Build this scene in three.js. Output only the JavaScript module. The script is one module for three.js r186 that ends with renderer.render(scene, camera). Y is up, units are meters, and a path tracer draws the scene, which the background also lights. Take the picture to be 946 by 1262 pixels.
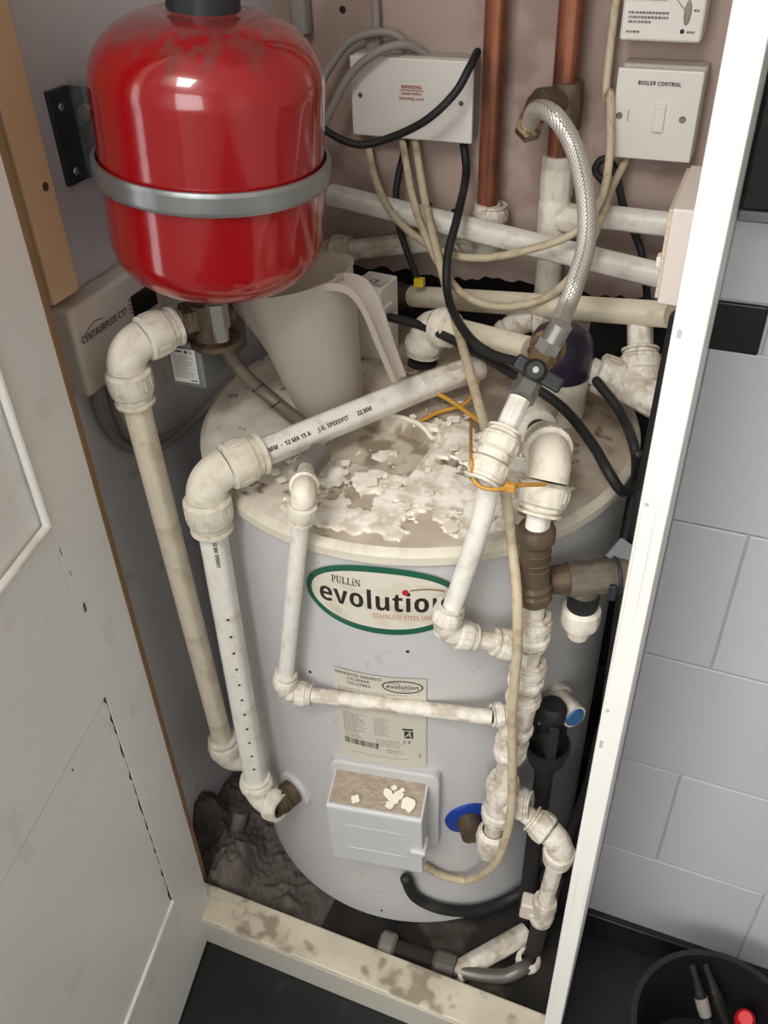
import * as THREE from 'three';
import { RoundedBoxGeometry } from 'three/addons/geometries/RoundedBoxGeometry.js';
import { mergeGeometries, toCreasedNormals } from 'three/addons/utils/BufferGeometryUtils.js';
import { RectAreaLightUniformsLib } from 'three/addons/lights/RectAreaLightUniformsLib.js';

// ---------------------------------------------------------------- camera, light, exposure
const scene = new THREE.Scene();
const camera = new THREE.PerspectiveCamera(59.73, 946 / 1262, 0.02, 30);
camera.position.set(0, 1.42, 0);
camera.up.set(-0.2071, 0.7922, -0.574);
camera.lookAt(-0.3114, 0.8104, -0.729);
const renderer = new THREE.WebGLRenderer({ antialias: true });
renderer.toneMapping = THREE.LinearToneMapping;
renderer.toneMappingExposure = 1.22;
renderer.shadowMap.enabled = true;
scene.background = new THREE.Color(0.75, 0.85, 1.0);
RectAreaLightUniformsLib.init();
const daylight = new THREE.RectAreaLight(new THREE.Color(1.0, 0.985, 0.96), 3.8, 1.9, 1.1);   // daylight coming in through the kitchen window behind the viewer
daylight.position.set(-0.3, 1.68, 1.58);
scene.add(daylight);
const doorlight = new THREE.RectAreaLight(new THREE.Color(1.0, 0.98, 0.95), 11.5, 0.8, 1.9);   // daylight through the glazed back door on the left
doorlight.position.set(-1.68, 1.02, 1.0); doorlight.lookAt(0, 1.02, 1.0); doorlight.rotateY(Math.PI);
scene.add(doorlight);

const ceilingLight = new THREE.RectAreaLight(new THREE.Color(1.0, 0.97, 0.93), 17, 0.6, 0.6);   // flush panel lamp on the kitchen ceiling
ceilingLight.position.set(-0.35, 2.362, 0.55); ceilingLight.lookAt(-0.35, 0, 0.55);
scene.add(ceilingLight);
for (const l of [daylight, doorlight, ceilingLight]) l.castShadow = true;

// ---------------------------------------------------------------- helpers
function rng(seed) { let a = seed >>> 0; return () => { a = (a + 0x6D2B79F5) | 0; let t = Math.imul(a ^ (a >>> 15), 1 | a); t = (t + Math.imul(t ^ (t >>> 7), 61 | t)) ^ t; return ((t ^ (t >>> 14)) >>> 0) / 4294967296; }; }
function hash2(x, y, s) { let h = Math.imul(x | 0, 374761393) + Math.imul(y | 0, 668265263) + Math.imul(s | 0, 1442695041); h = Math.imul(h ^ (h >>> 13), 1274126177); return ((h ^ (h >>> 16)) >>> 0) / 4294967296; }
function noise(x, y, s = 1, per = 0) {
  const xi = Math.floor(x), yi = Math.floor(y), fx = x - xi, fy = y - yi, u = fx * fx * (3 - 2 * fx), v = fy * fy * (3 - 2 * fy);
  const w = per ? (a) => ((a % per) + per) % per : (a) => a;
  const a = hash2(w(xi), w(yi), s), b = hash2(w(xi + 1), w(yi), s), c = hash2(w(xi), w(yi + 1), s), d = hash2(w(xi + 1), w(yi + 1), s);
  return a + (b - a) * u + (c - a) * v + (a - b - c + d) * u * v;
}
function fbm(x, y, s = 1, oct = 4, per = 0) { let t = 0, a = 0.5, f = 1; for (let i = 0; i < oct; i++) { t += a * noise(x * f, y * f, s + i * 17, per ? per * f : 0); a *= 0.5; f *= 2; } return t / (1 - Math.pow(0.5, oct)); }
const clamp = (x, a = 0, b = 1) => Math.min(b, Math.max(a, x));
const smooth = (a, b, x) => { const t = clamp((x - a) / (b - a)); return t * t * (3 - 2 * t); };
const mix = (a, b, t) => a + (b - a) * t;
const mix3 = (a, b, t) => [mix(a[0], b[0], t), mix(a[1], b[1], t), mix(a[2], b[2], t)];
const V = (a) => (a.isVector3 ? a.clone() : new THREE.Vector3(a[0], a[1], a[2]));
const lerp = (a, b, t) => V(a).lerp(V(b), t);

function dataTex(n, fn, srgb = true, m = n) {
  const d = new Uint8Array(n * m * 4);
  for (let j = 0; j < m; j++) for (let i = 0; i < n; i++) { const c = fn(i / n, j / m), k = 4 * (j * n + i); d[k] = clamp(c[0], 0, 255); d[k + 1] = clamp(c[1], 0, 255); d[k + 2] = clamp(c[2], 0, 255); d[k + 3] = 255; }
  const t = new THREE.DataTexture(d, n, m); t.wrapS = t.wrapT = THREE.RepeatWrapping; t.magFilter = THREE.LinearFilter; t.minFilter = THREE.LinearMipmapLinearFilter; t.generateMipmaps = true;
  if (srgb) t.colorSpace = THREE.SRGBColorSpace; t.needsUpdate = true; return t;
}
function canvasTex(w, h, draw) {
  const c = document.createElement('canvas'); c.width = w; c.height = h; draw(c.getContext('2d'), w, h);
  const t = new THREE.CanvasTexture(c); t.colorSpace = THREE.SRGBColorSpace; return t;
}
function rep(t, x, y) { const c = t.clone(); c.repeat.set(x, y); c.needsUpdate = true; return c; }
const std = (o) => new THREE.MeshStandardMaterial(o);
const phys = (o) => new THREE.MeshPhysicalMaterial(o);

// geometries are written in world metres; a thing keeps its base as origin and its parts are shifted to it
const taken = new Map(), origin = new WeakMap();
function numbered(n) { const k = taken.get(n) || 0; taken.set(n, k + 1); return k ? n + '_' + String(k).padStart(3, '0') : n; }
function tag(o, label, category, group, kind) { if (label) o.userData.label = label; if (category) o.userData.category = category; if (group) o.userData.group = group; if (kind) o.userData.kind = kind; return o; }
function thing(name, label, category, base = [0, 0, 0], group) {
  const o = new THREE.Group(); o.name = numbered(name); const b = V(base); o.position.copy(b); origin.set(o, b); scene.add(o); return tag(o, label, category, group);
}
function part(parent, name, geo, mat, label) {
  const g = Array.isArray(geo) ? merge(geo) : geo, b = origin.get(parent);
  if (b) g.translate(-b.x, -b.y, -b.z);
  const m = new THREE.Mesh(g, mat); m.name = name; m.castShadow = m.receiveShadow = true; if (b) origin.set(m, b); if (label) m.userData.label = label; parent.add(m); return m;
}
function single(name, geo, mat, label, category, group, kind) {
  let g = Array.isArray(geo) ? merge(geo) : geo; g.computeBoundingBox(); const b = g.boundingBox, c = new THREE.Vector3((b.min.x + b.max.x) / 2, b.min.y, (b.min.z + b.max.z) / 2);
  g.translate(-c.x, -c.y, -c.z); const m = new THREE.Mesh(g, mat); m.name = numbered(name); m.position.copy(c); origin.set(m, c); m.castShadow = m.receiveShadow = true; scene.add(m); return tag(m, label, category, group, kind);
}
function merge(list) {
  const l = list.map((g) => { const q = g.index ? g.toNonIndexed() : g; for (const k of Object.keys(q.attributes)) if (!['position', 'normal', 'uv'].includes(k)) q.deleteAttribute(k); return q; });
  return l.length === 1 ? l[0] : mergeGeometries(l);
}
function box(x0, x1, y0, y1, z0, z1) { const g = new THREE.BoxGeometry(x1 - x0, y1 - y0, z1 - z0); boxUV(g); return g.translate((x0 + x1) / 2, (y0 + y1) / 2, (z0 + z1) / 2); }
function rbox(x0, x1, y0, y1, z0, z1, r = 0.003, s = 2) { const g = new RoundedBoxGeometry(x1 - x0, y1 - y0, z1 - z0, s, r); return g.translate((x0 + x1) / 2, (y0 + y1) / 2, (z0 + z1) / 2); }
function boxUV(g) { const p = g.attributes.position, n = g.attributes.normal, u = g.attributes.uv; for (let i = 0; i < p.count; i++) { const ax = Math.abs(n.getX(i)), ay = Math.abs(n.getY(i)); if (ax > 0.5) u.setXY(i, p.getZ(i), p.getY(i)); else if (ay > 0.5) u.setXY(i, p.getX(i), p.getZ(i)); else u.setXY(i, p.getX(i), p.getY(i)); } return g; }
const UPV = new THREE.Vector3(0, 1, 0);
function aim(g, pos, dir) { g.applyQuaternion(new THREE.Quaternion().setFromUnitVectors(UPV, V(dir).normalize())); const p = V(pos); return g.translate(p.x, p.y, p.z); }
function lathe(pts, pos = [0, 0, 0], dir = [0, 1, 0], seg = 32) {
  const g = new THREE.LatheGeometry(pts.map((p) => new THREE.Vector2(Math.max(p[0], 0.00001), p[1])), seg); const u = g.attributes.uv, p = g.attributes.position;
  const R = Math.max(...pts.map((q) => q[0])); for (let i = 0; i < u.count; i++) u.setXY(i, u.getX(i) * 2 * Math.PI * R, p.getY(i) + Math.hypot(p.getX(i), p.getZ(i)) * 0.7);
  return aim(toCreasedNormals(g, 0.6), pos, dir);
}
function rod(a, b, r, r2 = r, seg = 24) { const A = V(a), B = V(b), L = A.distanceTo(B); return lathe([[0, 0], [r, 0], [r, L * 0.5], [r2, L], [0, L]], A, B.sub(A), seg); }
function tube(pts, r, seg = 0, rad = 14, tension = 0.5) {
  const c = new THREE.CatmullRomCurve3(pts.map(V), false, 'catmullrom', tension), L = c.getLength(), n = seg || Math.max(12, Math.ceil(L / 0.006));
  const g = new THREE.TubeGeometry(c, n, r, rad, false), u = g.attributes.uv; for (let i = 0; i < u.count; i++) u.setXY(i, u.getX(i) * L, u.getY(i) * 2 * Math.PI * r);
  const caps = [0, 1].map((t) => { const q = new THREE.SphereGeometry(r, rad, 6); const p = c.getPoint(t); return q.translate(p.x, p.y, p.z); });
  return merge([g, ...caps]);
}
// ---- push-fit plastic plumbing: sizes follow the pipe radius r
function collarProfile(r, k = 1) { const w = 1.62 * r; return [[1.1 * r, 0], [1.36 * r, 0.02 * r], [w, 0.22 * r], [w, 1.25 * r * k], [0.97 * w, 1.33 * r * k], [0.97 * w, 1.55 * r * k], [0.86 * w, 1.75 * r * k], [0.84 * w, 1.98 * r * k], [0.74 * w, 2.02 * r * k], [0.74 * w, 2.12 * r * k], [0.9 * w, 2.15 * r * k], [0.9 * w, 2.34 * r * k], [0.86 * w, 2.38 * r * k], [1.0 * r, 2.38 * r * k]]; }
function collar(pos, dir, r, k = 1) {
  const L = [lathe(collarProfile(r, k), pos, dir, 30)], d = V(dir).normalize(), q = new THREE.Quaternion().setFromUnitVectors(UPV, d);
  for (let i = 0; i < 14; i++) { const a = i / 14 * Math.PI * 2, g = new THREE.BoxGeometry(0.12 * r, 0.7 * r * k, 0.06 * r); g.translate(0, 0.78 * r * k, 1.62 * r); g.rotateY(a); g.applyQuaternion(q); const p = V(pos); g.translate(p.x, p.y, p.z); L.push(g); }
  return merge(L);
}
function elbow(parent, corner, da, db, r, mat, k = 1, bend = 1.7) {
  const P = V(corner), A = V(da).normalize(), B = V(db).normalize(), a = P.clone().addScaledVector(A, bend * r), b = P.clone().addScaledVector(B, bend * r);
  const c = new THREE.QuadraticBezierCurve3(a, P.clone().addScaledVector(A, 0.15 * r).addScaledVector(B, 0.15 * r), b);
  const g = new THREE.TubeGeometry(c, 16, 1.36 * r, 24, false), u = g.attributes.uv; for (let i = 0; i < u.count; i++) u.setXY(i, u.getX(i) * 0.05, u.getY(i) * 0.08);
  const m = part(parent, 'elbow', g, mat);
  part(m, 'collar', collar(a, A, r, k), mat); part(m, 'collar', collar(b, B, r, k), mat);
  return m;
}
function coupling(parent, p, dir, r, mat, k = 1) {
  const P = V(p), d = V(dir).normalize(), h = 0.35 * r;
  const m = part(parent, 'coupling', lathe([[1.36 * r, -h], [1.45 * r, -h * 0.4], [1.45 * r, h * 0.4], [1.36 * r, h]], P, d, 28), mat);
  part(m, 'collar', collar(P.clone().addScaledVector(d, h), d, r, k), mat); part(m, 'collar', collar(P.clone().addScaledVector(d, -h), d.clone().negate(), r, k), mat);
  return m;
}
function tee(parent, p, dir, br, r, mat, k = 1, rb = r) {
  const P = V(p), d = V(dir).normalize(), b = V(br).normalize(), h = 1.5 * r;
  const m = part(parent, 'tee', [rod(P.clone().addScaledVector(d, -h), P.clone().addScaledVector(d, h), 1.4 * r), rod(P, P.clone().addScaledVector(b, 1.7 * r), 1.3 * rb)], mat);
  part(m, 'collar', collar(P.clone().addScaledVector(d, h), d, r, k), mat); part(m, 'collar', collar(P.clone().addScaledVector(d, -h), d.clone().negate(), r, k), mat); part(m, 'collar', collar(P.clone().addScaledVector(b, 1.6 * r), b, rb, k), mat);
  return m;
}
function hexNut(pos, dir, r, h) { const g = new THREE.CylinderGeometry(r, r, h, 6); return aim(toCreasedNormals(g, 0.3), pos, dir); }
// a printed patch lying on an upright round surface of radius R about (cx, cz)
function wrapPatch(cx, cz, R, t0, t1, y0, y1, n = 32) {
  const g = new THREE.PlaneGeometry(1, 1, n, 6), p = g.attributes.position;
  for (let i = 0; i < p.count; i++) { const t = mix(t0, t1, p.getX(i) + 0.5); p.setXYZ(i, cx + R * Math.sin(t), mix(y0, y1, p.getY(i) + 0.5), cz + R * Math.cos(t)); }
  g.computeVertexNormals(); return g;
}
// a printed patch on a pipe from a to b, turned towards direction 'face'
function pipePatch(a, b, r, face, width) {
  const A = V(a), B = V(b), d = B.clone().sub(A), L = d.length(); d.normalize(); const F = V(face).addScaledVector(d, -V(face).dot(d)).normalize(), S = new THREE.Vector3().crossVectors(F, d).normalize();
  const g = new THREE.PlaneGeometry(1, 1, 12, 8), p = g.attributes.position, h = width / r / 2;
  for (let i = 0; i < p.count; i++) { const t = mix(-h, h, p.getY(i) + 0.5), q = A.clone().addScaledVector(d, (p.getX(i) + 0.5) * L).addScaledVector(F, r * Math.cos(t)).addScaledVector(S, r * Math.sin(t)); p.setXYZ(i, q.x, q.y, q.z); }
  g.computeVertexNormals(); return g;
}

// ---------------------------------------------------------------- materials
const pvcTex = dataTex(256, (u, v) => { const n = fbm(u * 8, v * 8, 3, 5, 8), s = smooth(0.5, 0.85, fbm(u * 12, v * 12, 41, 5, 12)); return mix3([232, 229, 220], [192, 180, 162], s * 0.45).map((c) => c * (0.96 + 0.07 * n)); });
const grimeTex = dataTex(256, (u, v) => { const n = fbm(u * 24, v * 24, 9, 4, 24), s = smooth(0.42, 0.72, fbm(u * 8, v * 8, 77, 6, 8)); return mix3([226, 219, 206], [170, 154, 134], s * 0.62).map((c) => c * (0.9 + 0.16 * n)); });
const M = {};
M.pipe = std({ map: rep(pvcTex, 6, 6), roughness: 0.42 });
M.fitting = std({ map: rep(pvcTex, 9, 9), color: 0xfaf6ee, roughness: 0.5 });
M.dirtyPipe = std({ map: rep(grimeTex, 7, 7), roughness: 0.6 });
M.dirty = std({ map: rep(grimeTex, 11, 11), roughness: 0.65 });
M.cream = std({ map: rep(pvcTex, 5, 5), color: 0xf5eddc, roughness: 0.5 });
M.whitePaint = std({ map: dataTex(256, (u, v) => { const s = smooth(0.66, 0.76, fbm(u * 10, v * 10, 5, 4, 10)); return mix3([236, 234, 228], [205, 198, 184], s * 0.6); }), roughness: 0.45 });
M.doorPaint = std({ map: dataTex(512, (u, v) => { const n = fbm(u * 6, v * 6, 51, 5, 6), s = smooth(0.72, 0.8, fbm(u * 22, v * 22, 15, 3, 22)); return mix3([234, 233, 229], [212, 207, 198], s * 0.3).map((c) => c * (0.975 + 0.05 * n)); }), roughness: 0.38, bumpMap: dataTex(256, (u, v) => { const n = 255 * fbm(u * 30, v * 8, 71, 3); return [n, n, n]; }, false), bumpScale: 0.0004 });
M.tile = std({ color: new THREE.Color('#bebec4'), roughness: 0.3 });
M.tile2 = std({ color: new THREE.Color('#bbbbc1'), roughness: 0.32 });
M.grout = std({ color: new THREE.Color('#b4b3b7'), roughness: 0.9 });
M.blackTile = std({ color: new THREE.Color('#14171a'), roughness: 0.3 });
M.blackFloor = std({ map: dataTex(512, (u, v) => { const n = fbm(u * 24, v * 24, 23, 4, 24), s = smooth(0.7, 0.78, fbm(u * 40, v * 40, 29, 3, 40)); return mix3([18, 20, 23], [52, 52, 52], s * 0.5).map((c) => c * (0.8 + 0.4 * n)); }), roughness: 0.42 });
M.plaster = std({ map: dataTex(512, (u, v) => { const n = fbm(u * 6, v * 6, 61, 5, 6), s = smooth(0.6, 0.72, fbm(u * 9, v * 9, 67, 5, 9)); return mix3([172, 152, 142], [138, 116, 106], s * 0.6).map((c) => c * (0.9 + 0.2 * n)); }), roughness: 0.85 });
M.greyWall = std({ map: dataTex(512, (u, v) => { const n = fbm(u * 5, v * 5, 81, 5, 5), s = smooth(0.72, 0.78, fbm(u * 30, v * 30, 83, 3, 30)); return mix3([208, 206, 209], [156, 150, 147], s * 0.35).map((c) => c * (0.94 + 0.1 * n)); }), roughness: 0.7 });
M.roomWall = std({ color: new THREE.Color('#e6e3dc'), roughness: 0.9 });
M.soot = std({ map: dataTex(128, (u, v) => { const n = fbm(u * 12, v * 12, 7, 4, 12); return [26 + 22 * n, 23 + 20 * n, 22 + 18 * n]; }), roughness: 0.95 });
M.grit = std({ map: dataTex(512, (u, v) => { const n = fbm(u * 40, v * 40, 91, 5, 40), s = smooth(0.55, 0.68, fbm(u * 14, v * 14, 95, 4, 14)); return mix3([46, 42, 39], [88, 80, 72], s).map((c) => c * (0.6 + 0.7 * n)); }), roughness: 0.95 });
const woodMap = dataTex(256, (u, v) => { const g = fbm(u * 26, v * 3, 33, 4), l = 0.5 + 0.5 * Math.sin((u * 9 + 1.2 * fbm(u * 3, v * 2, 35, 3)) * 6.28); return mix3([234, 208, 172], [206, 168, 124], clamp(0.45 * l + 0.5 * g)); });
M.pine = std({ map: rep(woodMap, 8, 2), roughness: 0.6 });
M.rawWood = std({ map: rep(woodMap, 10, 1.4), color: 0xab9f90, roughness: 0.8 });
M.sill = std({ map: dataTex(512, (u, v) => { const n = fbm(u * 20, v * 20, 19, 5, 20), s = smooth(0.52, 0.68, 0.5 * fbm(u * 14, v * 20, 21, 4) + 0.5 * fbm(u * 50, v * 60, 25, 4)); return mix3([208, 199, 178], [132, 119, 100], s * 0.7).map((c) => c * (0.88 + 0.2 * n)); }), roughness: 0.7 });
M.copper = std({ map: dataTex(128, (u, v) => { const s = smooth(0.35, 0.7, fbm(u * 8, v * 8, 37, 4, 8)); return mix3([158, 98, 72], [92, 56, 42], s); }), metalness: 0.6, roughness: 0.45 });
M.brass = std({ map: dataTex(128, (u, v) => { const s = smooth(0.4, 0.7, fbm(u * 10, v * 10, 39, 4, 10)); return mix3([148, 124, 92], [84, 68, 52], s); }), metalness: 0.65, roughness: 0.45 });
M.darkBrass = std({ map: dataTex(128, (u, v) => { const s = smooth(0.4, 0.7, fbm(u * 10, v * 10, 43, 4, 10)); return mix3([104, 88, 70], [62, 52, 43], s); }), metalness: 0.45, roughness: 0.55 });
M.steel = std({ color: 0xa9a9a6, metalness: 0.85, roughness: 0.38 });
M.zinc = std({ map: dataTex(128, (u, v) => { const s = fbm(u * 8, v * 8, 47, 4, 8); return mix3([176, 180, 180], [122, 126, 128], s); }), metalness: 0.75, roughness: 0.36 });
M.greyMetal = std({ color: 0x7c8082, metalness: 0.35, roughness: 0.5 });
M.darkPlate = std({ color: 0x3c4046, metalness: 0.5, roughness: 0.45 });
const braid = canvasTex(128, 128, (c, w, h) => { c.fillStyle = '#6a6560'; c.fillRect(0, 0, w, h); c.lineWidth = 9; for (let i = -8; i < 16; i++) { c.strokeStyle = '#e8e4dc'; c.beginPath(); c.moveTo(i * 16, 0); c.lineTo(i * 16 + 128, 128); c.stroke(); c.strokeStyle = '#c2bdb4'; c.beginPath(); c.moveTo(i * 16 + 8, 128); c.lineTo(i * 16 + 136, 0); c.stroke(); } });
braid.wrapS = braid.wrapT = THREE.RepeatWrapping;
M.braid = std({ map: rep(braid, 26, 26), bumpMap: rep(braid, 26, 26), bumpScale: 0.0012, metalness: 0.55, roughness: 0.38 });
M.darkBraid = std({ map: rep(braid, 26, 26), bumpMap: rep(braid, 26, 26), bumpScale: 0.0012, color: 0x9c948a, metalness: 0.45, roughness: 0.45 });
M.blackPlastic = std({ color: 0x17181a, roughness: 0.45 });
M.blackRubber = std({ map: dataTex(128, (u, v) => { const s = smooth(0.58, 0.72, fbm(u * 10, v * 10, 53, 4, 10)); return mix3([24, 24, 25], [86, 80, 72], s * 0.5); }), roughness: 0.6 });
M.beigeCable = std({ map: rep(dataTex(128, (u, v) => { const s = smooth(0.5, 0.68, fbm(u * 10, v * 10, 57, 4, 10)); return mix3([196, 182, 154], [150, 130, 104], s * 0.4); }), 8, 8), roughness: 0.55 });
M.greyCable = std({ color: 0x8d8681, roughness: 0.6 });
M.yellowTie = std({ color: 0xc4913a, roughness: 0.5 });
M.yellowTag = std({ color: 0xe0c22e, roughness: 0.6 });
M.whitePlastic = std({ color: 0xdedad2, roughness: 0.4 });
M.dustyWhite = std({ map: rep(grimeTex, 6, 6), color: 0xf4ece2, roughness: 0.6 });
M.boxSide = std({ color: 0xb3aaa0, roughness: 0.7 });
M.purple = std({ color: 0x221a30, roughness: 0.32 });
M.blue = std({ color: 0x123a92, roughness: 0.5 });
M.blueEnd = std({ color: 0x2c5f93, roughness: 0.5 });
M.screw = std({ color: 0x8b8278, metalness: 0.8, roughness: 0.35 });
M.ink = std({ color: 0x1c1a19, roughness: 0.6 });
M.flake = std({ map: rep(dataTex(128, (u, v) => { const n = fbm(u * 10, v * 10, 63, 4, 10); return mix3([243, 237, 226], [208, 196, 178], smooth(0.4, 0.8, n)); }), 9, 9), roughness: 0.85 });
M.flakeWhite = std({ color: 0xeee6d8, roughness: 0.85 });
const printed = (t, o = {}) => std({ map: t, transparent: true, roughness: 0.5, polygonOffset: true, polygonOffsetFactor: -1, ...o });

// ---------------------------------------------------------------- the setting
function struct(name, geo, mat, label) { const b = origin; const m = new THREE.Mesh(Array.isArray(geo) ? merge(geo) : geo, mat); m.name = name; m.castShadow = m.receiveShadow = true; m.userData = { kind: 'structure', label }; scene.add(m); b.set(m, new THREE.Vector3()); return m; }
// kitchen shell behind and beside the viewer, with a window
struct('floor', box(-1.8, 2.0, -0.1, 0, -0.85, 1.7), M.blackFloor, 'black slate kitchen floor in front of the cupboard');
struct('ceiling', box(-1.8, 2.0, 2.4, 2.5, -1.4, 1.7), M.roomWall, 'plain white ceiling');
struct('wall_kitchen_left', [box(-1.8, -1.7, 0, 2.4, -0.7, 0.57), box(-1.8, -1.7, 0, 2.4, 1.43, 1.7), box(-1.8, -1.7, 2.0, 2.4, 0.57, 1.43)], M.roomWall, 'pale kitchen wall with a glazed back door');
{ const d = struct('door_2', [box(-1.77, -1.73, 0, 2.0, 0.57, 0.6), box(-1.77, -1.73, 0, 2.0, 1.4, 1.43), box(-1.77, -1.73, 0, 0.06, 0.6, 1.4), box(-1.77, -1.73, 1.97, 2.0, 0.6, 1.4)], M.whitePaint, 'white framed glazed back door'); part(d, 'pane', box(-1.752, -1.748, 0.06, 1.97, 0.6, 1.4), phys({ transmission: 1, roughness: 0, thickness: 0, color: 0xffffff })); }
struct('wall_kitchen_right', box(1.9, 2.0, 0, 2.4, -0.85, 1.7), M.roomWall, 'pale kitchen wall');
struct('wall_window_side', [box(-1.7, -1.25, 0, 2.4, 1.6, 1.7), box(0.65, 1.9, 0, 2.4, 1.6, 1.7), box(-1.25, 0.65, 0, 1.1, 1.6, 1.7), box(-1.25, 0.65, 2.25, 2.4, 1.6, 1.7)], M.roomWall, 'pale kitchen wall with a window');
{ const w = struct('window_1', [box(-1.25, -1.2, 1.1, 2.25, 1.62, 1.67), box(0.6, 0.65, 1.1, 2.25, 1.62, 1.67), box(-1.2, 0.6, 1.1, 1.15, 1.62, 1.67), box(-1.2, 0.6, 2.2, 2.25, 1.62, 1.67), box(-0.325, -0.275, 1.15, 2.2, 1.62, 1.67)], M.whitePaint, 'white framed kitchen window');
  for (const x of [-1.2, -0.275]) part(w, 'pane', box(x, x + 0.875, 1.15, 2.2, 1.644, 1.648), phys({ transmission: 1, roughness: 0, thickness: 0, color: 0xffffff })); }
struct('wall_front', [box(-1.7, -0.68, 0, 2.4, -0.7, -0.606), box(-0.67, -0.031, 1.98, 2.09, -0.7, -0.606)], M.roomWall, 'pale wall around the cupboard opening');
// cupboard
struct('wall_left', box(-0.73, -0.67, 0, 2.4, -1.3, -0.605), M.greyWall, 'grey painted side wall of the cupboard');
struct('cupboard_floor', box(-0.67, -0.031, -0.05, 0.03, -1.35, -0.6), M.grit, 'dark dusty floor inside the cupboard');
struct('cupboard_top', box(-0.73, -0.01, 2.1, 2.16, -1.35, -0.57), M.roomWall, 'top of the cupboard');
{ // back wall: plaster above, broken off in a ragged line over a sooty recess
  const s = new THREE.Shape(); s.moveTo(-0.67, 2.1); s.lineTo(-0.67, 0.87);
  for (let i = 0; i <= 60; i++) { const x = -0.67 + i / 60 * 0.639; s.lineTo(x, 0.868 + 0.01 * i / 60 + 0.022 * (fbm(i * 0.5, 0, 5, 4) - 0.5)); }
  s.lineTo(-0.031, 2.1); const g = new THREE.ExtrudeGeometry(s, { depth: 0.05, bevelEnabled: false }); g.translate(0, 0, -1.29);
  const w = struct('wall_back', g, M.plaster, 'pinkish brown plaster back wall with a ragged lower edge');
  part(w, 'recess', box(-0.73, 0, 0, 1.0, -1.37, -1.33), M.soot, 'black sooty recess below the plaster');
  for (const [p, r] of [[[-0.4424, 0.9769, -1.24], 0.006], [[-0.4008, 0.9692, -1.24], 0.006], [[-0.5644, 1.2258, -1.24], 0.005], [[-0.3254, 0.977, -1.24], 0.005]]) part(w, 'screw_hole', lathe([[0, 0.0016], [r * 0.7, 0.0012], [r, 0]], p, [0, 0, 1], 12), M.soot);
}
{ // right-hand side panel: its lit front edge is the white upright
  const t = struct('trim_1', rbox(-0.031, -0.01, 0, 2.4, -1.3, -0.55, 0.0015, 1), M.whitePaint, 'white painted upright edge of the cupboard side panel');
  for (const [y, h] of [[1.155, 0.006], [0.79, 0.004], [0.74, 0.01], [1.02, 0.003]]) part(t, 'chip', box(-0.0275, -0.0245, y, y + h, -0.5504, -0.5498), M.grout);
}
{ // sill board across the bottom of the opening
  const g = rbox(-0.61, -0.031, 0.0, 0.07, -0.603, -0.547, 0.004, 2); boxUV(g);
  const t = struct('trim_2', g, M.sill, 'cream painted sill board with worn dirty top');
  part(t, 'front_face', rbox(-0.609, -0.032, 0.001, 0.064, -0.548, -0.5455, 0.001, 1), std({ color: 0xbdb9ae, roughness: 0.5 }));
}
struct('trim_3', rbox(-0.67, -0.648, 1.035, 2.1, -0.712, -0.668, 0.003, 2), M.pine, 'bare pine batten on the side wall with a knot');
{ const k = scene.children.find((o) => o.name === 'trim_3'); part(k, 'knot', lathe([[0, 0.0006], [0.003, 0.0004], [0.0045, 0]], [-0.648, 1.148, -0.699], [1, 0, 0], 14), M.darkBrass); }
struct('trim_4', box(-0.67, -0.604, 0, 2.0, -0.617, -0.603), M.rawWood, 'brown timber door jamb beside the open door');

// tiled kitchen wall right of the cupboard
{
  const w = struct('wall_right', box(-0.01, 1.9, 0, 2.4, -0.9, -0.7925), M.grout, 'grey painted tiled wall beside the cupboard');
  const tg = new RoundedBoxGeometry(0.2985, 0.1985, 0.009, 1, 0.0018);
  const put = (g, x, y, m) => { const q = new THREE.Mesh(g, m); q.name = 'tile'; q.castShadow = q.receiveShadow = true; q.position.set(x, y, -0.794); w.add(q); };
  for (let r = 0; r < 5; r++) {
    const joint = r % 2 ? 0.067 : 0.213; let x0 = -0.01, k = 0;
    for (let x1 = joint - 0.3 > 0 ? joint - 0.3 : joint; x0 < 0.9; x1 += 0.3, k++) {
      const wd = x1 - x0; const g = Math.abs(wd - 0.3) < 0.01 ? tg : new RoundedBoxGeometry(wd - 0.0015, 0.1985, 0.009, 1, 0.0018);
      put(g, (x0 + x1) / 2, 0.135 + 0.2 * r, (r * 3 + k) % 3 ? M.tile : M.tile2); x0 = x1;
    }
  }
  // border row with black inserts, then plain row
  const bt = new RoundedBoxGeometry(0.047, 0.047, 0.010, 1, 0.002);
  let bx = -0.0145;
  for (let i = 0; i < 6; i++) { put(bt, bx + 0.0235, 1.0565, M.blackTile); const g = new RoundedBoxGeometry(0.097, 0.047, 0.009, 1, 0.002); put(g, bx + 0.05 + 0.0485, 1.0565, i % 2 ? M.tile : M.tile2); bx += 0.15; }
  for (let i = 0; i < 4; i++) { const g = new RoundedBoxGeometry(0.247, 0.074, 0.009, 1, 0.002); put(g, 0.1135 + i * 0.25, 1.119, M.tile); }
}
struct('baseboard_right', rbox(-0.01, 1.9, 0, 0.057, -0.79, -0.778, 0.002, 1), M.blackTile, 'black tile skirting along the kitchen wall');
{ const t = thing('wall_cabinet', 'black glossy wall cabinet with grey lower edge above the tiles', 'cabinet', [0.4, 1.16, -0.79]);
  part(t, 'body', rbox(-0.009, 0.8, 1.168, 1.75, -0.789, -0.765, 0.003, 1), std({ color: 0x0f1418, roughness: 0.25 }));
  part(t, 'lower_edge', rbox(-0.009, 0.8, 1.158, 1.168, -0.789, -0.768, 0.002, 1), M.greyMetal); }
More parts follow.
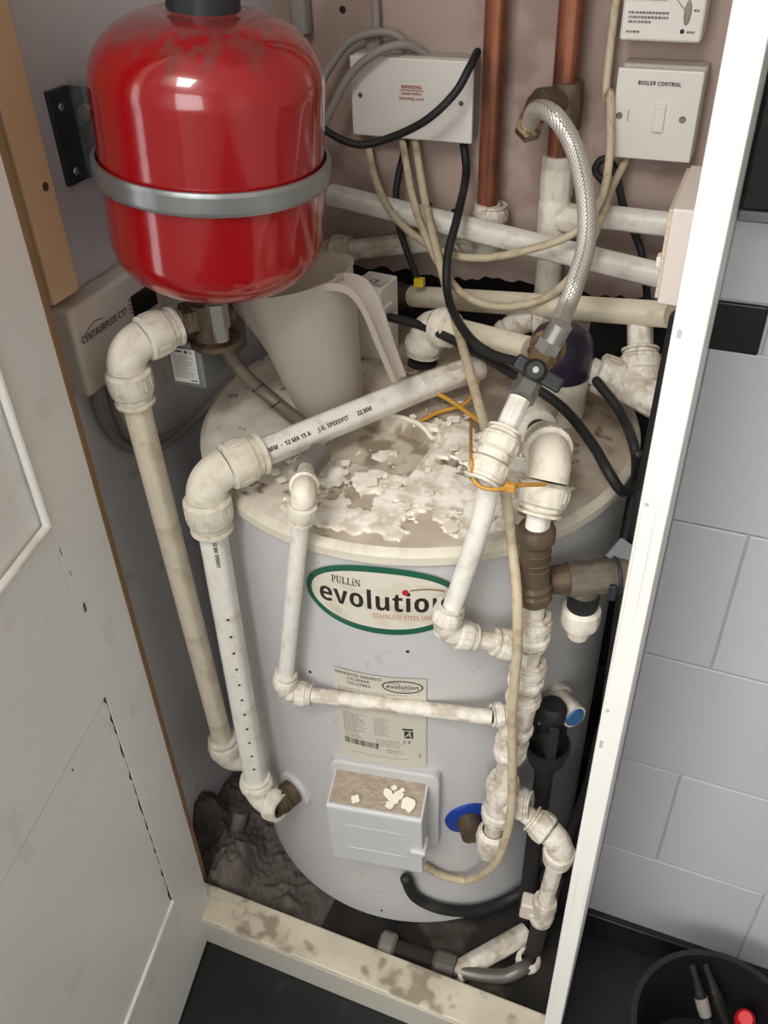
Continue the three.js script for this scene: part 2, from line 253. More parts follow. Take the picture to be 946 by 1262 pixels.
{ // open cupboard door: stiles, rails, two panels with mouldings
  const base = V([-0.575, 0, -0.58]), d = new THREE.Vector3(0.199, 0, 0.98).normalize(), W = 0.55, H = 1.93;
  const o = new THREE.Group(); o.name = 'door_1'; o.userData = { kind: 'structure', label: 'white painted panelled cupboard door standing open' }; o.position.copy(base); o.rotation.y = Math.atan2(-d.z, d.x); scene.add(o);
  // local: x along the leaf from the hinge, y up, -z... the seen face looks to local -z side
  const F = -1; // sign of the seen face normal in local z (checked in render)
  const add = (n, g, m = M.doorPaint) => part(o, n, g, m);
  const th = 0.009, bx = (x0, x1, y0, y1, z0, z1) => { const g = rbox(x0, x1, y0, y1, Math.min(z0 * F, z1 * F), Math.max(z0 * F, z1 * F), 0.0015, 1); return boxUV(g); };
  add('stile', bx(0, 0.088, 0.006, H, -2 * th, 0)); add('stile', bx(W - 0.088, W, 0.006, H, -2 * th, 0));
  add('rail', bx(0.0878, W - 0.0878, 0.006, 0.219, -2 * th, -0.00015)); add('rail', bx(0.0878, W - 0.0878, 0.655, 0.898, -2 * th, -0.00015)); add('rail', bx(0.0885, W - 0.0885, 1.82, H, -2 * th, -0.0002));
  // lower panel nearly flush, with a ragged opened joint along the hinge stile
  const s = new THREE.Shape(), R = rng(5); s.moveTo(W - 0.0885, 0.222); s.lineTo(W - 0.0885, 0.6548); s.lineTo(0.0905, 0.6548); for (let i = 0; i <= 40; i++) s.lineTo(0.0891 + 0.005 * R() * R() + (i % 5 === 3 ? 0.002 : 0), 0.652 - i / 40 * 0.43); s.lineTo(W - 0.0885, 0.222);
  const pg = new THREE.ExtrudeGeometry(s, { depth: 0.0006, bevelEnabled: false }); pg.translate(0, 0, F < 0 ? 0.0005 : -0.0011); add('panel', pg);
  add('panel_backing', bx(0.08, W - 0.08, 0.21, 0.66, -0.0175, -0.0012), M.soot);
  const mould = (pts, n) => { const L = []; for (let i = 0; i + 1 < pts.length; i++) L.push(rod([pts[i][0], pts[i][1], F * -0.001], [pts[i + 1][0], pts[i + 1][1], F * -0.001], 0.0042, 0.0042, 10)); add(n, L, M.whitePaint); };
  mould([[0.0885, 0.2195], [W - 0.0885, 0.2195]], 'bead');
  // upper panel sunk behind a moulding
  add('panel', bx(0.0885, W - 0.0885, 0.898, 1.82, -0.017, -0.007));
  mould([[0.0905, 1.82], [0.0905, 0.901], [W - 0.0905, 0.901], [W - 0.0905, 1.82]], 'moulding');
  for (const [x, y, w, h] of [[0.073, 0.775, 0.005, 0.012], [0.084, 0.86, 0.0018, 0.01], [0.08, 0.83, 0.0015, 0.006], [0.176, 0.64, 0.002, 0.003], [0.089, 0.651, 0.005, 0.005]]) add('dent', bx(x, x + w, y, y + h, -0.001, 0.0004), M.darkBrass);
}

// ---------------------------------------------------------------- hot water cylinder
const CX = -0.341, CZ = -0.921, RB = 0.272;
const domeY = (rho) => 0.823 + 0.026 * (1 - Math.pow(rho / 0.27, 2));
const tray = { x: -0.352, z: -0.812, hx: 0.062, hz: 0.042, a: -0.12 };
function trayLocal(x, z) { const dx = x - tray.x, dz = z - tray.z, c = Math.cos(tray.a), s = Math.sin(tray.a); return [dx * c - dz * s, dx * s + dz * c]; }
function lidY(x, z) {
  const rho = Math.hypot(x - CX, z - CZ), [lx, lz] = trayLocal(x, z), sd = Math.max(Math.abs(lx) - tray.hx, Math.abs(lz) - tray.hz);
  let y = domeY(rho) - 0.012 * smooth(0.003, -0.003, sd);
  const back = Math.abs(lz + tray.hz + 0.004 - 0.01 * (lx / tray.hx) * (lx / tray.hx)); if (Math.abs(lx) < tray.hx + 0.004) y += 0.005 * smooth(0.005, 0.001, back);
  return y;
}
const crustReg = (x, z) => 1 - smooth(0.6, 1.2, Math.hypot((x + 0.275) / 0.175, (z + 0.755) / 0.15)) ;
{
  const t = thing('hot_water_cylinder', 'large white unvented hot water cylinder with dirty domed lid', 'water cylinder', [CX, 0.03, CZ]);
  M.casing = phys({ map: dataTex(512, (u, v) => { const n = fbm(u * 6, v * 6, 111, 4, 6), s = smooth(0.8, 0.84, fbm(u * 120, v * 120, 113, 2, 120)); return mix3([198, 197, 197], [160, 156, 150], s * 0.3).map((c) => c * (0.985 + 0.03 * n)); }), roughness: 0.36, clearcoat: 0.2, clearcoatRoughness: 0.4 });
  part(t, 'casing', lathe([[0, 0.06], [0.262, 0.06], [RB, 0.068], [RB, 0.4], [RB, 0.806], [0.26, 0.812]], [CX, 0, CZ], [0, 1, 0], 128), M.casing);
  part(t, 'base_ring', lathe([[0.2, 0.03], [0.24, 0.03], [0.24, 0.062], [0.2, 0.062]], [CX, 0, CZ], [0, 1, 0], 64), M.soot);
  // lid: domed disc with a hand recess, dirt stains as colour
  const N = 110, A = 240, pos = [], col = [], idx = [], uv = [];
  const lidCol = (x, z) => {
    const g = fbm(x * 45 + 9, z * 45, 131, 5), st = smooth(0.52, 0.66, fbm(x * 16 + 3, z * 16, 137, 5)), sp = smooth(0.73, 0.78, fbm(x * 60, z * 60, 139, 4));
    const reg = clamp(0.25 + 1.1 * smooth(-0.40, -0.16, x) + 0.9 * smooth(-0.78, -0.92, z) - 1.1 * smooth(-0.42, -0.52, x));
    const bl = smooth(0.62, 0.38, fbm(x * 9, z * 9, 151, 4) + 0.28 - 0.5 * reg);
    let c = mix3([230, 223, 208], [166, 147, 127], clamp(bl * 0.62)); c = mix3(c, [124, 106, 90], st * (0.12 + 0.4 * reg)); c = mix3(c, [110, 84, 58], sp * 0.8); const [tx, tz] = trayLocal(x, z); if (Math.max(Math.abs(tx) - tray.hx, Math.abs(tz) - tray.hz) < 0) c = mix3([206, 196, 178], [150, 134, 116], smooth(0.45, 0.62, fbm(x * 40, z * 40, 157, 4)));
    return c.map((q) => q * (0.86 + 0.22 * g));
  };
  const cc = new THREE.Color();
  for (let i = 0; i <= N; i++) for (let j = 0; j <= A; j++) { const rho = 0.27 * i / N, a = j / A * Math.PI * 2, x = CX + rho * Math.sin(a), z = CZ + rho * Math.cos(a); pos.push(x, lidY(x, z), z); uv.push(x, z); const c = lidCol(x, z); cc.setRGB(c[0] / 255, c[1] / 255, c[2] / 255, THREE.SRGBColorSpace); col.push(cc.r, cc.g, cc.b); if (i < N && j < A) { const k = i * (A + 1) + j; idx.push(k, k + A + 1, k + 1, k + 1, k + A + 1, k + A + 2); } }
  const lg = new THREE.BufferGeometry(); lg.setAttribute('position', new THREE.Float32BufferAttribute(pos, 3)); lg.setAttribute('uv', new THREE.Float32BufferAttribute(uv, 2)); lg.setAttribute('color', new THREE.Float32BufferAttribute(col, 3)); lg.setIndex(idx); lg.computeVertexNormals();
  M.lid = std({ vertexColors: true, roughness: 0.75 });
  const lid = part(t, 'lid', lg, M.lid, 'cream domed lid stained with dust');
  part(lid, 'lid_rim', lathe([[0.269, 0.8235], [0.274, 0.821], [0.2775, 0.816], [0.2775, 0.806], [0.274, 0.804]], [CX, 0, CZ], [0, 1, 0], 128), std({ map: rep(pvcTex, 5, 5), color: 0xf0ece2, roughness: 0.5 }));
  { const L = (x, z) => { const c = Math.cos(tray.a), q = Math.sin(tray.a), wx = tray.x + x * c + z * q, wz = tray.z - x * q + z * c; return [wx, lidY(wx, wz) + 0.001, wz]; }; const arc = []; for (let i = 0; i <= 12; i++) { const u = -1 + i / 6; arc.push(L(u * (tray.hx + 0.002), -tray.hz - 0.005 + 0.01 * u * u)); }
    part(lid, 'tray_lip', tube(arc, 0.0034, 60, 10), M.fitting, 'raised white lip of the hand recess'); part(lid, 'tray_edge', tube([L(tray.hx, -tray.hz + 0.006), L(tray.hx, 0), L(tray.hx, tray.hz)], 0.0022, 30, 8), M.fitting); part(lid, 'tray_edge', tube([L(-tray.hx, -tray.hz + 0.006), L(-tray.hx, 0), L(-tray.hx, tray.hz)], 0.0022, 30, 8), M.fitting); }
  // flaking crust: a thin broken sheet with real edges
  const cp = [], step = 0.00115, key = new Map(), ci = [];
  const crust = (x, z) => { const rho = Math.hypot(x - CX, z - CZ); const [lx, lz] = trayLocal(x, z), sd = Math.max(Math.abs(lx) - tray.hx, Math.abs(lz) - tray.hz); const n = 0.55 * fbm(x * 20, z * 20, 161, 3) + 0.45 * fbm(x * 75, z * 75, 163, 4); return n - 0.77 + 0.38 * crustReg(x, z) - 0.4 * smooth(0.252, 0.27, rho) - 0.3 * smooth(0.01, -0.004, sd); };
  const hC = (x, z, q) => lidY(x, z) + -0.0006 + Math.max(-0.002, Math.min(q * 0.16, 0.0032 + 0.003 * (fbm(x * 40, z * 40, 167, 3) - 0.4) + 0.004 * q));
  const vert = (i, j) => { const k = i * 4096 + j; if (key.has(k)) return key.get(k); const x = -0.63 + i * step, z = -1.2 + j * step, q = crust(x, z); const n = cp.length / 3; cp.push(x, hC(x, z, q), z); key.set(k, n); return n; };
  for (let i = 0; i < 500; i++) for (let j = 0; j < 490; j++) { const x = -0.63 + (i + 0.5) * step, z = -1.2 + (j + 0.5) * step; if (crustReg(x, z) <= 0) continue; if (crust(x, z) > -0.012) { const a = vert(i, j), b = vert(i + 1, j), c = vert(i + 1, j + 1), d = vert(i, j + 1); ci.push(a, d, b, b, d, c); } }
  const cg = new THREE.BufferGeometry(); cg.setAttribute('position', new THREE.Float32BufferAttribute(cp, 3)); cg.setAttribute('uv', new THREE.Float32BufferAttribute(cp.filter((_, i) => i % 3 !== 1), 2)); cg.setIndex(ci); cg.computeVertexNormals();
  const cr = part(lid, 'flaking_crust', cg, M.flake, 'white flaking crust of old paint and lime'); cr.userData.kind = 'stuff';
  // printed oval badge
  const badge = canvasTex(1024, 512, (c, w, h) => {
    c.clearRect(0, 0, w, h); c.save(); c.translate(w / 2, h / 2); c.rotate(0.0);
    const oval = (a, b, f) => { c.beginPath(); for (let i = 0; i <= 90; i++) { const t = i / 90 * Math.PI * 2, x = Math.cos(t), y = Math.sin(t); const xx = a * Math.sign(x) * Math.pow(Math.abs(x), 0.92), yy = b * y; i ? c.lineTo(xx, yy) : c.moveTo(xx, yy); } c.closePath(); c.fillStyle = f; c.fill(); };
    oval(508, 250, '#1f5c46'); oval(470, 208, '#d9d3c4');
    const R = rng(3); for (let i = 0; i < 26; i++) { c.fillStyle = `rgba(${150 + R() * 30},${125 + R() * 25},${90 + R() * 20},0.10)`; c.beginPath(); c.ellipse((R() - 0.5) * 760, (R() - 0.4) * 300, 30 + R() * 80, 12 + R() * 26, R() * 0.8, 0, 7); c.fill(); }
    c.fillStyle = '#26241f'; c.font = 'bold 62px serif'; c.textAlign = 'left'; c.save(); c.translate(-322, -88); c.scale(0.82, 1.15); c.fillText('PULLiN', 0, 0); c.restore();
    c.fillStyle = '#2c2825'; c.font = 'bold 190px sans-serif'; c.save(); c.translate(-420, 66); c.scale(0.985, 1); c.fillText('evolution', 0, 0, 850); c.restore();
    c.fillStyle = '#b3262e'; c.beginPath(); c.arc(150, -78, 21, 0, 7); c.fill();
    c.fillStyle = '#a8623f'; c.font = '46px sans-serif'; c.fillText('STAINLESS STEEL UNVENTED', -60, 128, 500);
    c.strokeStyle = '#8d7d5e'; c.lineWidth = 12; c.beginPath(); c.moveTo(180, -92); c.quadraticCurveTo(280, -118, 390, -84); c.stroke();
    c.restore();
  });
  const rad = (x) => x * Math.PI / 180;
  part(t, 'badge', wrapPatch(CX, CZ, RB + 0.0012, rad(-7.2), rad(30.6), 0.698, 0.8), printed(badge, { roughness: 0.4 }), 'oval green and black maker badge');
  const rating = canvasTex(768, 1024, (c, w, h) => {
    c.fillStyle = '#c9c5b6'; c.fillRect(0, 0, w, h); c.fillStyle = '#2e2c29'; c.textAlign = 'center'; c.font = 'bold 40px sans-serif';
    c.fillText('UNVENTED INDIRECT', 215, 52, 400); c.fillText('CYLINDER', 215, 98, 230); c.fillText('125 LITRES', 215, 144, 240);
    c.lineWidth = 11; c.strokeStyle = '#201f1d'; c.beginPath(); c.ellipse(578, 96, 160, 62, 0, 0, 7); c.stroke(); c.font = 'bold 58px sans-serif'; c.fillText('evolution', 578, 116, 264); c.font = 'bold 22px serif'; c.fillText('PULLIN', 510, 66); c.font = '14px sans-serif'; c.fillText('STAINLESS STEEL', 590, 140, 130);
    c.textAlign = 'left'; const R = rng(17); const lines = (x, y, n, wd, dy, al = 0.75) => { c.fillStyle = `rgba(40,38,36,${al})`; for (let i = 0; i < n; i++) { let q = x; const e = x + wd * (0.55 + 0.45 * R()); while (q < e) { const l = 6 + R() * 26; c.fillRect(q, y + i * dy, Math.min(l, e - q), 5); q += l + 7; } } };
    lines(30, 186, 12, 690, 13); lines(60, 470, 16, 200, 15); lines(330, 470, 14, 130, 15, 0.6); lines(70, 720, 3, 160, 14); lines(340, 720, 6, 260, 15, 0.6); lines(430, 830, 3, 200, 16); lines(120, 930, 1, 560, 12);
    c.fillStyle = '#2a2826'; let q = 60; while (q < 360) { const l = 2 + R() * 7; c.fillRect(q, 770 + (q - 60) * 0.02, l, 66); q += l + 2 + R() * 5; }
    c.fillRect(568, 560, 90, 20); c.fillRect(584, 590, 74, 84); c.strokeStyle = '#c9c5b6'; c.lineWidth = 9; c.beginPath(); c.moveTo(590, 664); c.lineTo(630, 602); c.lineTo(640, 666); c.moveTo(606, 642); c.lineTo(640, 640); c.stroke();
    c.font = 'bold 44px sans-serif'; c.fillStyle = '#2a2826'; c.fillText('C E', 574, 736); c.fillRect(710, 850, 6, 58);
  });
  part(t, 'rating_label', wrapPatch(CX, CZ, RB + 0.0012, rad(-1.9), rad(22), 0.461, 0.628), printed(rating, { transparent: false, roughness: 0.45 }), 'beige printed rating label');
  // small screws on the casing
  for (const p of [[-0.2592, 0.672, -0.6611], [-0.3846, 0.5991, -0.652], [-0.3056, 0.09, -0.6508]]) part(t, 'screw', lathe([[0, 0.001], [0.0016, 0.0008], [0.0022, 0]], p, [p[0] - CX, 0, p[2] - CZ], 10), M.ink);
  // side bosses
  const ba = rad(-21.5), bd = [Math.sin(ba), 0, Math.cos(ba)], bp = [CX + RB * bd[0], 0.312, CZ + RB * bd[2]];
  const bo = part(t, 'boss', lathe([[0.0, 0.004], [0.016, 0.005], [0.027, 0.005], [0.031, 0.002], [0.031, -0.004]], bp, bd, 32), M.casing);
  part(bo, 'union', [lathe([[0.0, 0.0], [0.019, 0.003], [0.019, 0.016], [0.016, 0.018], [0.016, 0.04], [0, 0.04]], bp, bd, 20), hexNut(V(bp).addScaledVector(V(bd), 0.028), bd, 0.0205, 0.012)], M.darkBrass);
  const va = rad(34), vd = [Math.sin(va), 0, Math.cos(va)], vp = [CX + RB * vd[0], 0.337, CZ + RB * vd[2]];
  const vo = part(t, 'blue_boss', lathe([[0, 0.004], [0.024, 0.005], [0.03, 0.003], [0.032, -0.004]], vp, vd, 32), M.blue, 'blue plastic ring round the cold inlet');
  part(vo, 'union', lathe([[0, 0], [0.016, 0], [0.016, 0.03], [0, 0.03]], vp, vd, 20), M.darkBrass);
  // immersion heater cover with mounting plate
  const ia = rad(9.7), ig = new THREE.Matrix4().makeRotationY(ia).setPosition(CX, 0, CZ), loc = (g) => g.applyMatrix4(ig);
  const prof = new THREE.Shape(); prof.moveTo(0, 0); prof.lineTo(0.052, -0.012); prof.quadraticCurveTo(0.055, -0.012, 0.055, -0.016); prof.lineTo(0.05, -0.135); prof.quadraticCurveTo(0.05, -0.139, 0.045, -0.139); prof.lineTo(0, -0.14);
  const eg = new THREE.ExtrudeGeometry(prof, { depth: 0.122, bevelEnabled: true, bevelSize: 0.002, bevelThickness: 0.002, bevelSegments: 2 }); eg.translate(0, 0, -0.061); eg.rotateY(-Math.PI / 2); eg.translate(0.0, 0.437, 0.268);
  M.cover = std({ color: 0xc6c6c6, roughness: 0.42 });
  const cov = part(t, 'immersion_cover', loc(eg), M.cover, 'moulded grey white immersion heater cover');
  const plateS = new THREE.Shape(); { const w = 0.07, h0 = 0.3, h1 = 0.452, r = 0.012; plateS.moveTo(-w + r, h0); plateS.lineTo(w - r, h0); plateS.quadraticCurveTo(w, h0, w, h0 + r); plateS.lineTo(w, h1 - r); plateS.quadraticCurveTo(w, h1, w - r, h1); plateS.lineTo(-w + r, h1); plateS.quadraticCurveTo(-w, h1, -w, h1 - r); plateS.lineTo(-w, h0 + r); plateS.quadraticCurveTo(-w, h0, -w + r, h0); }
  const pl = new THREE.ExtrudeGeometry(plateS, { depth: 0.012, bevelEnabled: true, bevelSize: 0.003, bevelThickness: 0.003, bevelSegments: 2 }); pl.translate(0.004, 0, 0.262);
  part(cov, 'mounting_plate', loc(pl), M.cover);
  for (const y of [0.388, 0.334]) { const g = new RoundedBoxGeometry(0.08, 0.0045, 0.006, 1, 0.002); g.rotateX(-0.04); g.translate(0, y, 0.3225 - (0.42 - y) * 0.04); part(cov, 'ridge', loc(g), M.cover); }
  { const g = rbox(0.046, 0.068, 0.35, 0.359, 0.3, 0.3275, 0.003, 2); part(cov, 'snap_tab', loc(g), M.cover); }
  { const g = new THREE.PlaneGeometry(0.119, 0.05, 60, 30); const p = g.attributes.position; for (let i = 0; i < p.count; i++) p.setZ(i, 0.0006 + 0.0018 * fbm(p.getX(i) * 160, p.getY(i) * 160, 211, 4)); g.computeVertexNormals(); g.rotateX(-Math.PI / 2 + 0.227); g.translate(0, 0.4325, 0.2955); const m = part(cov, 'dust_layer', loc(g), std({ map: rep(dataTex(128, (u, v) => { const n = fbm(u * 20, v * 20, 213, 4, 20); return mix3([142, 126, 110], [186, 172, 154], n); }), 1, 1), roughness: 0.95 }), 'grey brown dust lying on the cover'); m.userData.kind = 'stuff'; }
}
// loose flakes: each a thin irregular chip
function chip(r, seed, t = 0.0012) {
  const R = rng(seed), s = new THREE.Shape(), n = 11; for (let i = 0; i < n; i++) { const a = i / n * Math.PI * 2, q = r * (0.72 + 0.45 * R()); i ? s.lineTo(q * Math.cos(a), q * Math.sin(a)) : s.moveTo(q * Math.cos(a), q * Math.sin(a)); }
  const g = new THREE.ExtrudeGeometry(s, { depth: t, bevelEnabled: false }); g.rotateX(-Math.PI / 2); return g;
}
{
  const R = rng(77), protos = []; for (let i = 0; i < 8; i++) { const m = new THREE.Mesh(chip(0.0068, 300 + i), M.flakeWhite); m.castShadow = m.receiveShadow = true; protos.push(m); }
  let n = 0;
  for (let k = 0; k < 900 && n < 64; k++) {
    const a = R() * Math.PI * 2, q = Math.sqrt(R()), x = -0.265 + 0.19 * q * Math.cos(a), z = -0.755 + 0.16 * q * Math.sin(a), rho = Math.hypot(x - CX, z - CZ); if (rho > 0.25) continue;
    const [lx, lz] = trayLocal(x, z); if (Math.abs(lx) < tray.hx + 0.01 && Math.abs(lz) < tray.hz + 0.01) continue;
    const m = protos[k % 8].clone(); m.name = numbered('paint_flake'); const s = 0.5 + 0.9 * R() * R(); m.scale.set(s, 1, s); m.position.set(x, lidY(x, z) + 0.005 + 0.003 * R(), z); m.rotation.set((R() - 0.5) * 0.35, R() * 6.28, (R() - 0.5) * 0.35);
    tag(m, 'loose white flake of old paint lying on the dirty cylinder lid', 'paint flake', 'loose paint flakes on the cylinder lid'); scene.add(m); n++;
  }
  const place = (p, s, i, lab, sz = 1) => { const m = protos[i].clone(); m.name = numbered('paint_flake'); m.position.set(p[0], p[1], p[2]); m.scale.set(s, 1.2, s * sz); m.rotation.set(0.2, i, 0.1); tag(m, lab, 'paint flake', 'paint flakes on the immersion heater cover'); scene.add(m); };
  const lab = 'white flake of old paint lying on the dusty immersion heater cover';
  place([-0.3132, 0.433, -0.608], 0.9, 0, lab); place([-0.2462, 0.433, -0.6245], 1.45, 1, lab); place([-0.2779, 0.435, -0.629], 0.9, 2, lab); place([-0.2673, 0.434, -0.6247], 1.1, 3, lab); place([-0.2634, 0.435, -0.6319], 1.0, 4, lab); place([-0.2693, 0.433, -0.6157], 0.95, 5, lab); place([-0.2719, 0.436, -0.6396], 0.6, 6, lab); place([-0.2608, 0.436, -0.6399], 0.45, 7, lab);
}

// ---------------------------------------------------------------- red expansion vessel and its wall bracket
const vesselAt = [-0.527, 1.024, -0.798], vesselTilt = -0.09;
{
  const t = new THREE.Group(); t.name = 'expansion_vessel'; tag(t, 'glossy red expansion vessel with dusty top, clamped above the cylinder', 'expansion vessel'); t.position.set(...vesselAt); t.rotation.z = vesselTilt; scene.add(t); origin.set(t, new THREE.Vector3());
  const R = 0.112, H = 0.276, pts = [[0, 0]]; const seg = 14;
  for (let i = 0; i <= seg; i++) { const a = -Math.PI / 2 + i / seg * Math.PI / 2, c = 0.062; pts.push([R - c + c * Math.cos(a), 0.058 + 0.05 * Math.sin(a) ]); }
  for (let i = 1; i < 8; i++) pts.push([R, 0.058 + (H - 0.13) * i / 8]);
  for (let i = 0; i <= seg; i++) { const a = i / seg * Math.PI / 2, c = 0.075; pts.push([R - c + c * Math.cos(a), H - 0.07 + 0.062 * Math.sin(a)]); }
  pts.push([0.02, H]); pts.push([0, H]);
  const g = new THREE.LatheGeometry(pts.map((p) => new THREE.Vector2(Math.max(p[0], 1e-5), p[1])), 96); const u = g.attributes.uv, p = g.attributes.position; for (let i = 0; i < u.count; i++) { u.setXY(i, u.getX(i), p.getY(i) / H); }
  // planar colour by position so that dust blotches and finger marks keep their size
  const cols = [], cc = new THREE.Color();
  const gg = new THREE.LatheGeometry(pts.map((p) => new THREE.Vector2(Math.max(p[0], 1e-5), p[1])), 160);
  const prints = []; const RR = rng(21); for (let i = 0; i < 16; i++) { const a = 0.1 + RR() * 1.5, q = 0.06 + 0.035 * RR(); prints.push([q * Math.sin(a - 0.2), q * Math.cos(a - 0.2), 0.004 + 0.003 * RR()]); }
  const fine = new THREE.LatheGeometry(new THREE.SplineCurve(pts.map((p) => new THREE.Vector2(Math.max(p[0], 1e-5), p[1]))).getPoints(220), 220);
  const fp = fine.attributes.position; for (let i = 0; i < fp.count; i++) { const x = fp.getX(i), y = fp.getY(i), z = fp.getZ(i), rr = Math.hypot(x, z); const n = fbm(x * 40 + 5, z * 40 + y * 20, 231, 5); const n2 = fbm(x * 140, z * 140 + y * 60, 237, 3); let d = y > 0.19 ? smooth(0, 0.3, n * 0.6 + n2 * 0.4 - 0.5 + (y - 0.235) * 10) : 0; for (const [px, pz, pr] of prints) if (y > 0.2) d *= smooth(pr * 0.5, pr, Math.hypot(x - px, z - pz)); const c = mix3([152, 8, 15], [118, 66, 60], d * 0.75); cc.setRGB(c[0] / 255, c[1] / 255, c[2] / 255, THREE.SRGBColorSpace); cols.push(cc.r, cc.g, cc.b); }
  fine.setAttribute('color', new THREE.Float32BufferAttribute(cols, 3));
  part(t, 'shell', fine, phys({ vertexColors: true, roughness: 0.2, clearcoat: 0.8, clearcoatRoughness: 0.035 }));
  part(t, 'cap', lathe([[0, 0.03], [0.028, 0.03], [0.033, 0.024], [0.034, 0], [0.034, -0.004]], [0, H - 0.004, 0], [0, 1, 0], 32), std({ color: 0x24282c, roughness: 0.5 }), 'dark plastic valve cap');
  part(t, 'neck', [lathe([[0, 0.012], [0.024, 0.012], [0.024, 0.002], [0.016, -0.004], [0.014, -0.02], [0, -0.02]], [0, 0, 0], [0, 1, 0], 24)], M.steel);
}
{
  const t = thing('vessel_bracket', 'galvanised clamp band and wall bracket holding the red vessel', 'bracket', [-0.6, 1.13, -0.79]);
  const c = V(vesselAt).add(new THREE.Vector3(Math.sin(-vesselTilt) * 0.13, 0.13, 0)), R = 0.1145;
  const prof = [[R, -0.011], [R + 0.0035, -0.011], [R + 0.005, -0.007], [R + 0.005, 0.007], [R + 0.0035, 0.011], [R, 0.011], [R, -0.011]];
  part(t, 'band', lathe(prof, c, [Math.sin(-vesselTilt), 1, 0], 96), M.zinc);
  const pl = part(t, 'wall_plate', rbox(-0.67, -0.664, 1.13, 1.222, -0.784, -0.752, 0.001, 1), M.darkPlate, 'dark steel wall plate with screw holes');
  for (const y of [1.205, 1.186, 1.176, 1.142]) part(pl, 'hole', lathe([[0, 0.0012], [0.003, 0.0012], [0.004, 0]], [-0.664, y, -0.766], [1, 0, 0], 12), y > 1.2 || y < 1.15 ? M.steel : M.ink);
  part(t, 'flange', [rbox(-0.667, -0.645, 1.13, 1.222, -0.788, -0.784, 0.001, 1), rbox(-0.65, -0.618, 1.125, 1.147, -0.8, -0.784, 0.001, 1)], M.zinc);
  part(t, 'bolt', [rod([-0.64, 1.2, -0.8], [-0.64, 1.2, -0.77], 0.004), hexNut([-0.64, 1.2, -0.772], [0, 0, 1], 0.008, 0.006)], M.zinc);
}
{ // hose under the vessel
  const a = [-0.5188, 1, -0.7694], t = thing('braided_hose', 'braided steel hose curving down from the red vessel behind the jug', 'hose', a);
  part(t, 'nut', [hexNut(a, [0, 1, 0], 0.0125, 0.03), lathe([[0, 0], [0.009, 0], [0.0095, 0.016], [0, 0.016]], V(a).add(new THREE.Vector3(0, -0.03, 0)), [0, 1, 0], 18)], M.steel);
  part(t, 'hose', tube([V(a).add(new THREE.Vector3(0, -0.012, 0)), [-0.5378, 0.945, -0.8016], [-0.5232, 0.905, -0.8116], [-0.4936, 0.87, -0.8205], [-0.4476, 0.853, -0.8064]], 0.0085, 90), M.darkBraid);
  for (const p of [[-0.5278, 0.908, -0.8127], [-0.5058, 0.888, -0.8122], [-0.487, 0.866, -0.8177]]) part(t, 'tie', aim(new THREE.TorusGeometry(0.0088, 0.0008, 6, 24).rotateX(Math.PI / 2), p, [0.5, -0.6, 0.1]), M.blackPlastic);
}

// ---------------------------------------------------------------- things on the cupboard's left wall
{
  const t = thing('heating_programmer', 'beige heating programmer with dark display on the grey side wall', 'programmer', [-0.655, 0.925, -0.745]);
  part(t, 'body', rbox(-0.67, -0.64, 0.922, 1.026, -0.84, -0.676, 0.006, 3), std({ color: 0xd6cdc4, roughness: 0.5 }));
  part(t, 'display', rbox(-0.641, -0.6385, 0.972, 1.0, -0.826, -0.779, 0.001, 1), std({ color: 0x17191b, roughness: 0.25 }), 'dark display window');
  const tx = canvasTex(512, 256, (c, w, h) => { c.clearRect(0, 0, w, h); c.fillStyle = '#4d4440'; c.font = 'bold 58px sans-serif'; c.fillText('CENTAURPLUS C17', 14, 128, 400); c.strokeStyle = '#8a5a4a'; c.lineWidth = 6; c.beginPath(); c.moveTo(60, 84); c.quadraticCurveTo(130, 30, 210, 62); c.stroke(); c.font = '26px sans-serif'; for (let i = 0; i < 4; i++) c.fillRect(440, 60 + i * 26, 44, 7); });
  const g = new THREE.PlaneGeometry(0.105, 0.05); g.rotateY(Math.PI / 2); g.translate(-0.6396, 0.985, -0.734); part(t, 'print', g, printed(tx));
}
{
  const mk = (pts, lab) => single('cable', tube(pts, 0.0048, 0, 12), M.greyCable, lab, 'cable', 'grey cables looping below the programmer');
  mk([[-0.658, 0.93, -0.705], [-0.66, 0.8884, -0.7037], [-0.66, 0.8401, -0.7184], [-0.66, 0.796, -0.7584], [-0.655, 0.7773, -0.8127], [-0.65, 0.7793, -0.8922], [-0.65, 0.7876, -0.9436]], 'grey cable below the programmer, the wider outer loop');
  mk([[-0.66, 0.93, -0.73], [-0.66, 0.8543, -0.7335], [-0.662, 0.8072, -0.7616], [-0.66, 0.7858, -0.8075], [-0.655, 0.7768, -0.8676], [-0.645, 0.7861, -0.9121], [-0.64, 0.7948, -0.9583]], 'grey cable below the programmer, the tighter inner loop');
}

// ---------------------------------------------------------------- pipe runs on the left
const rB = 0.0165;
{ // pipe A: from the motorised valve, elbow, down the wall
  const corner = [-0.6, 0.9795, -0.6989], vEnd = [-0.5637, 0.985, -0.7703], low = [-0.6, 0.2618, -0.7258], t = thing('white_pipe', 'cream plastic pipe beside the side wall, elbowed at top below the programmer', 'pipe', low, 'white plastic pipework');
  const r = 0.0157, dA = V(vEnd).sub(V(corner)), dB = V(low).sub(V(corner));
  elbow(t, corner, dA, dB, r, M.fitting, 1.15, 1.6);
  part(t, 'pipe', rod(lerp(corner, low, 0.06), low, r), M.cream);
  part(t, 'stub', rod(lerp(corner, vEnd, 0.4), vEnd, r * 0.86), M.fitting);
  const d2 = V(low).sub(V(corner)).normalize(), lc = V(low).addScaledVector(d2, 0.03);
  elbow(t, lc, d2.clone().negate(), [0.75, -0.12, -0.55], r, M.fitting, 0.9, 1.5);
}
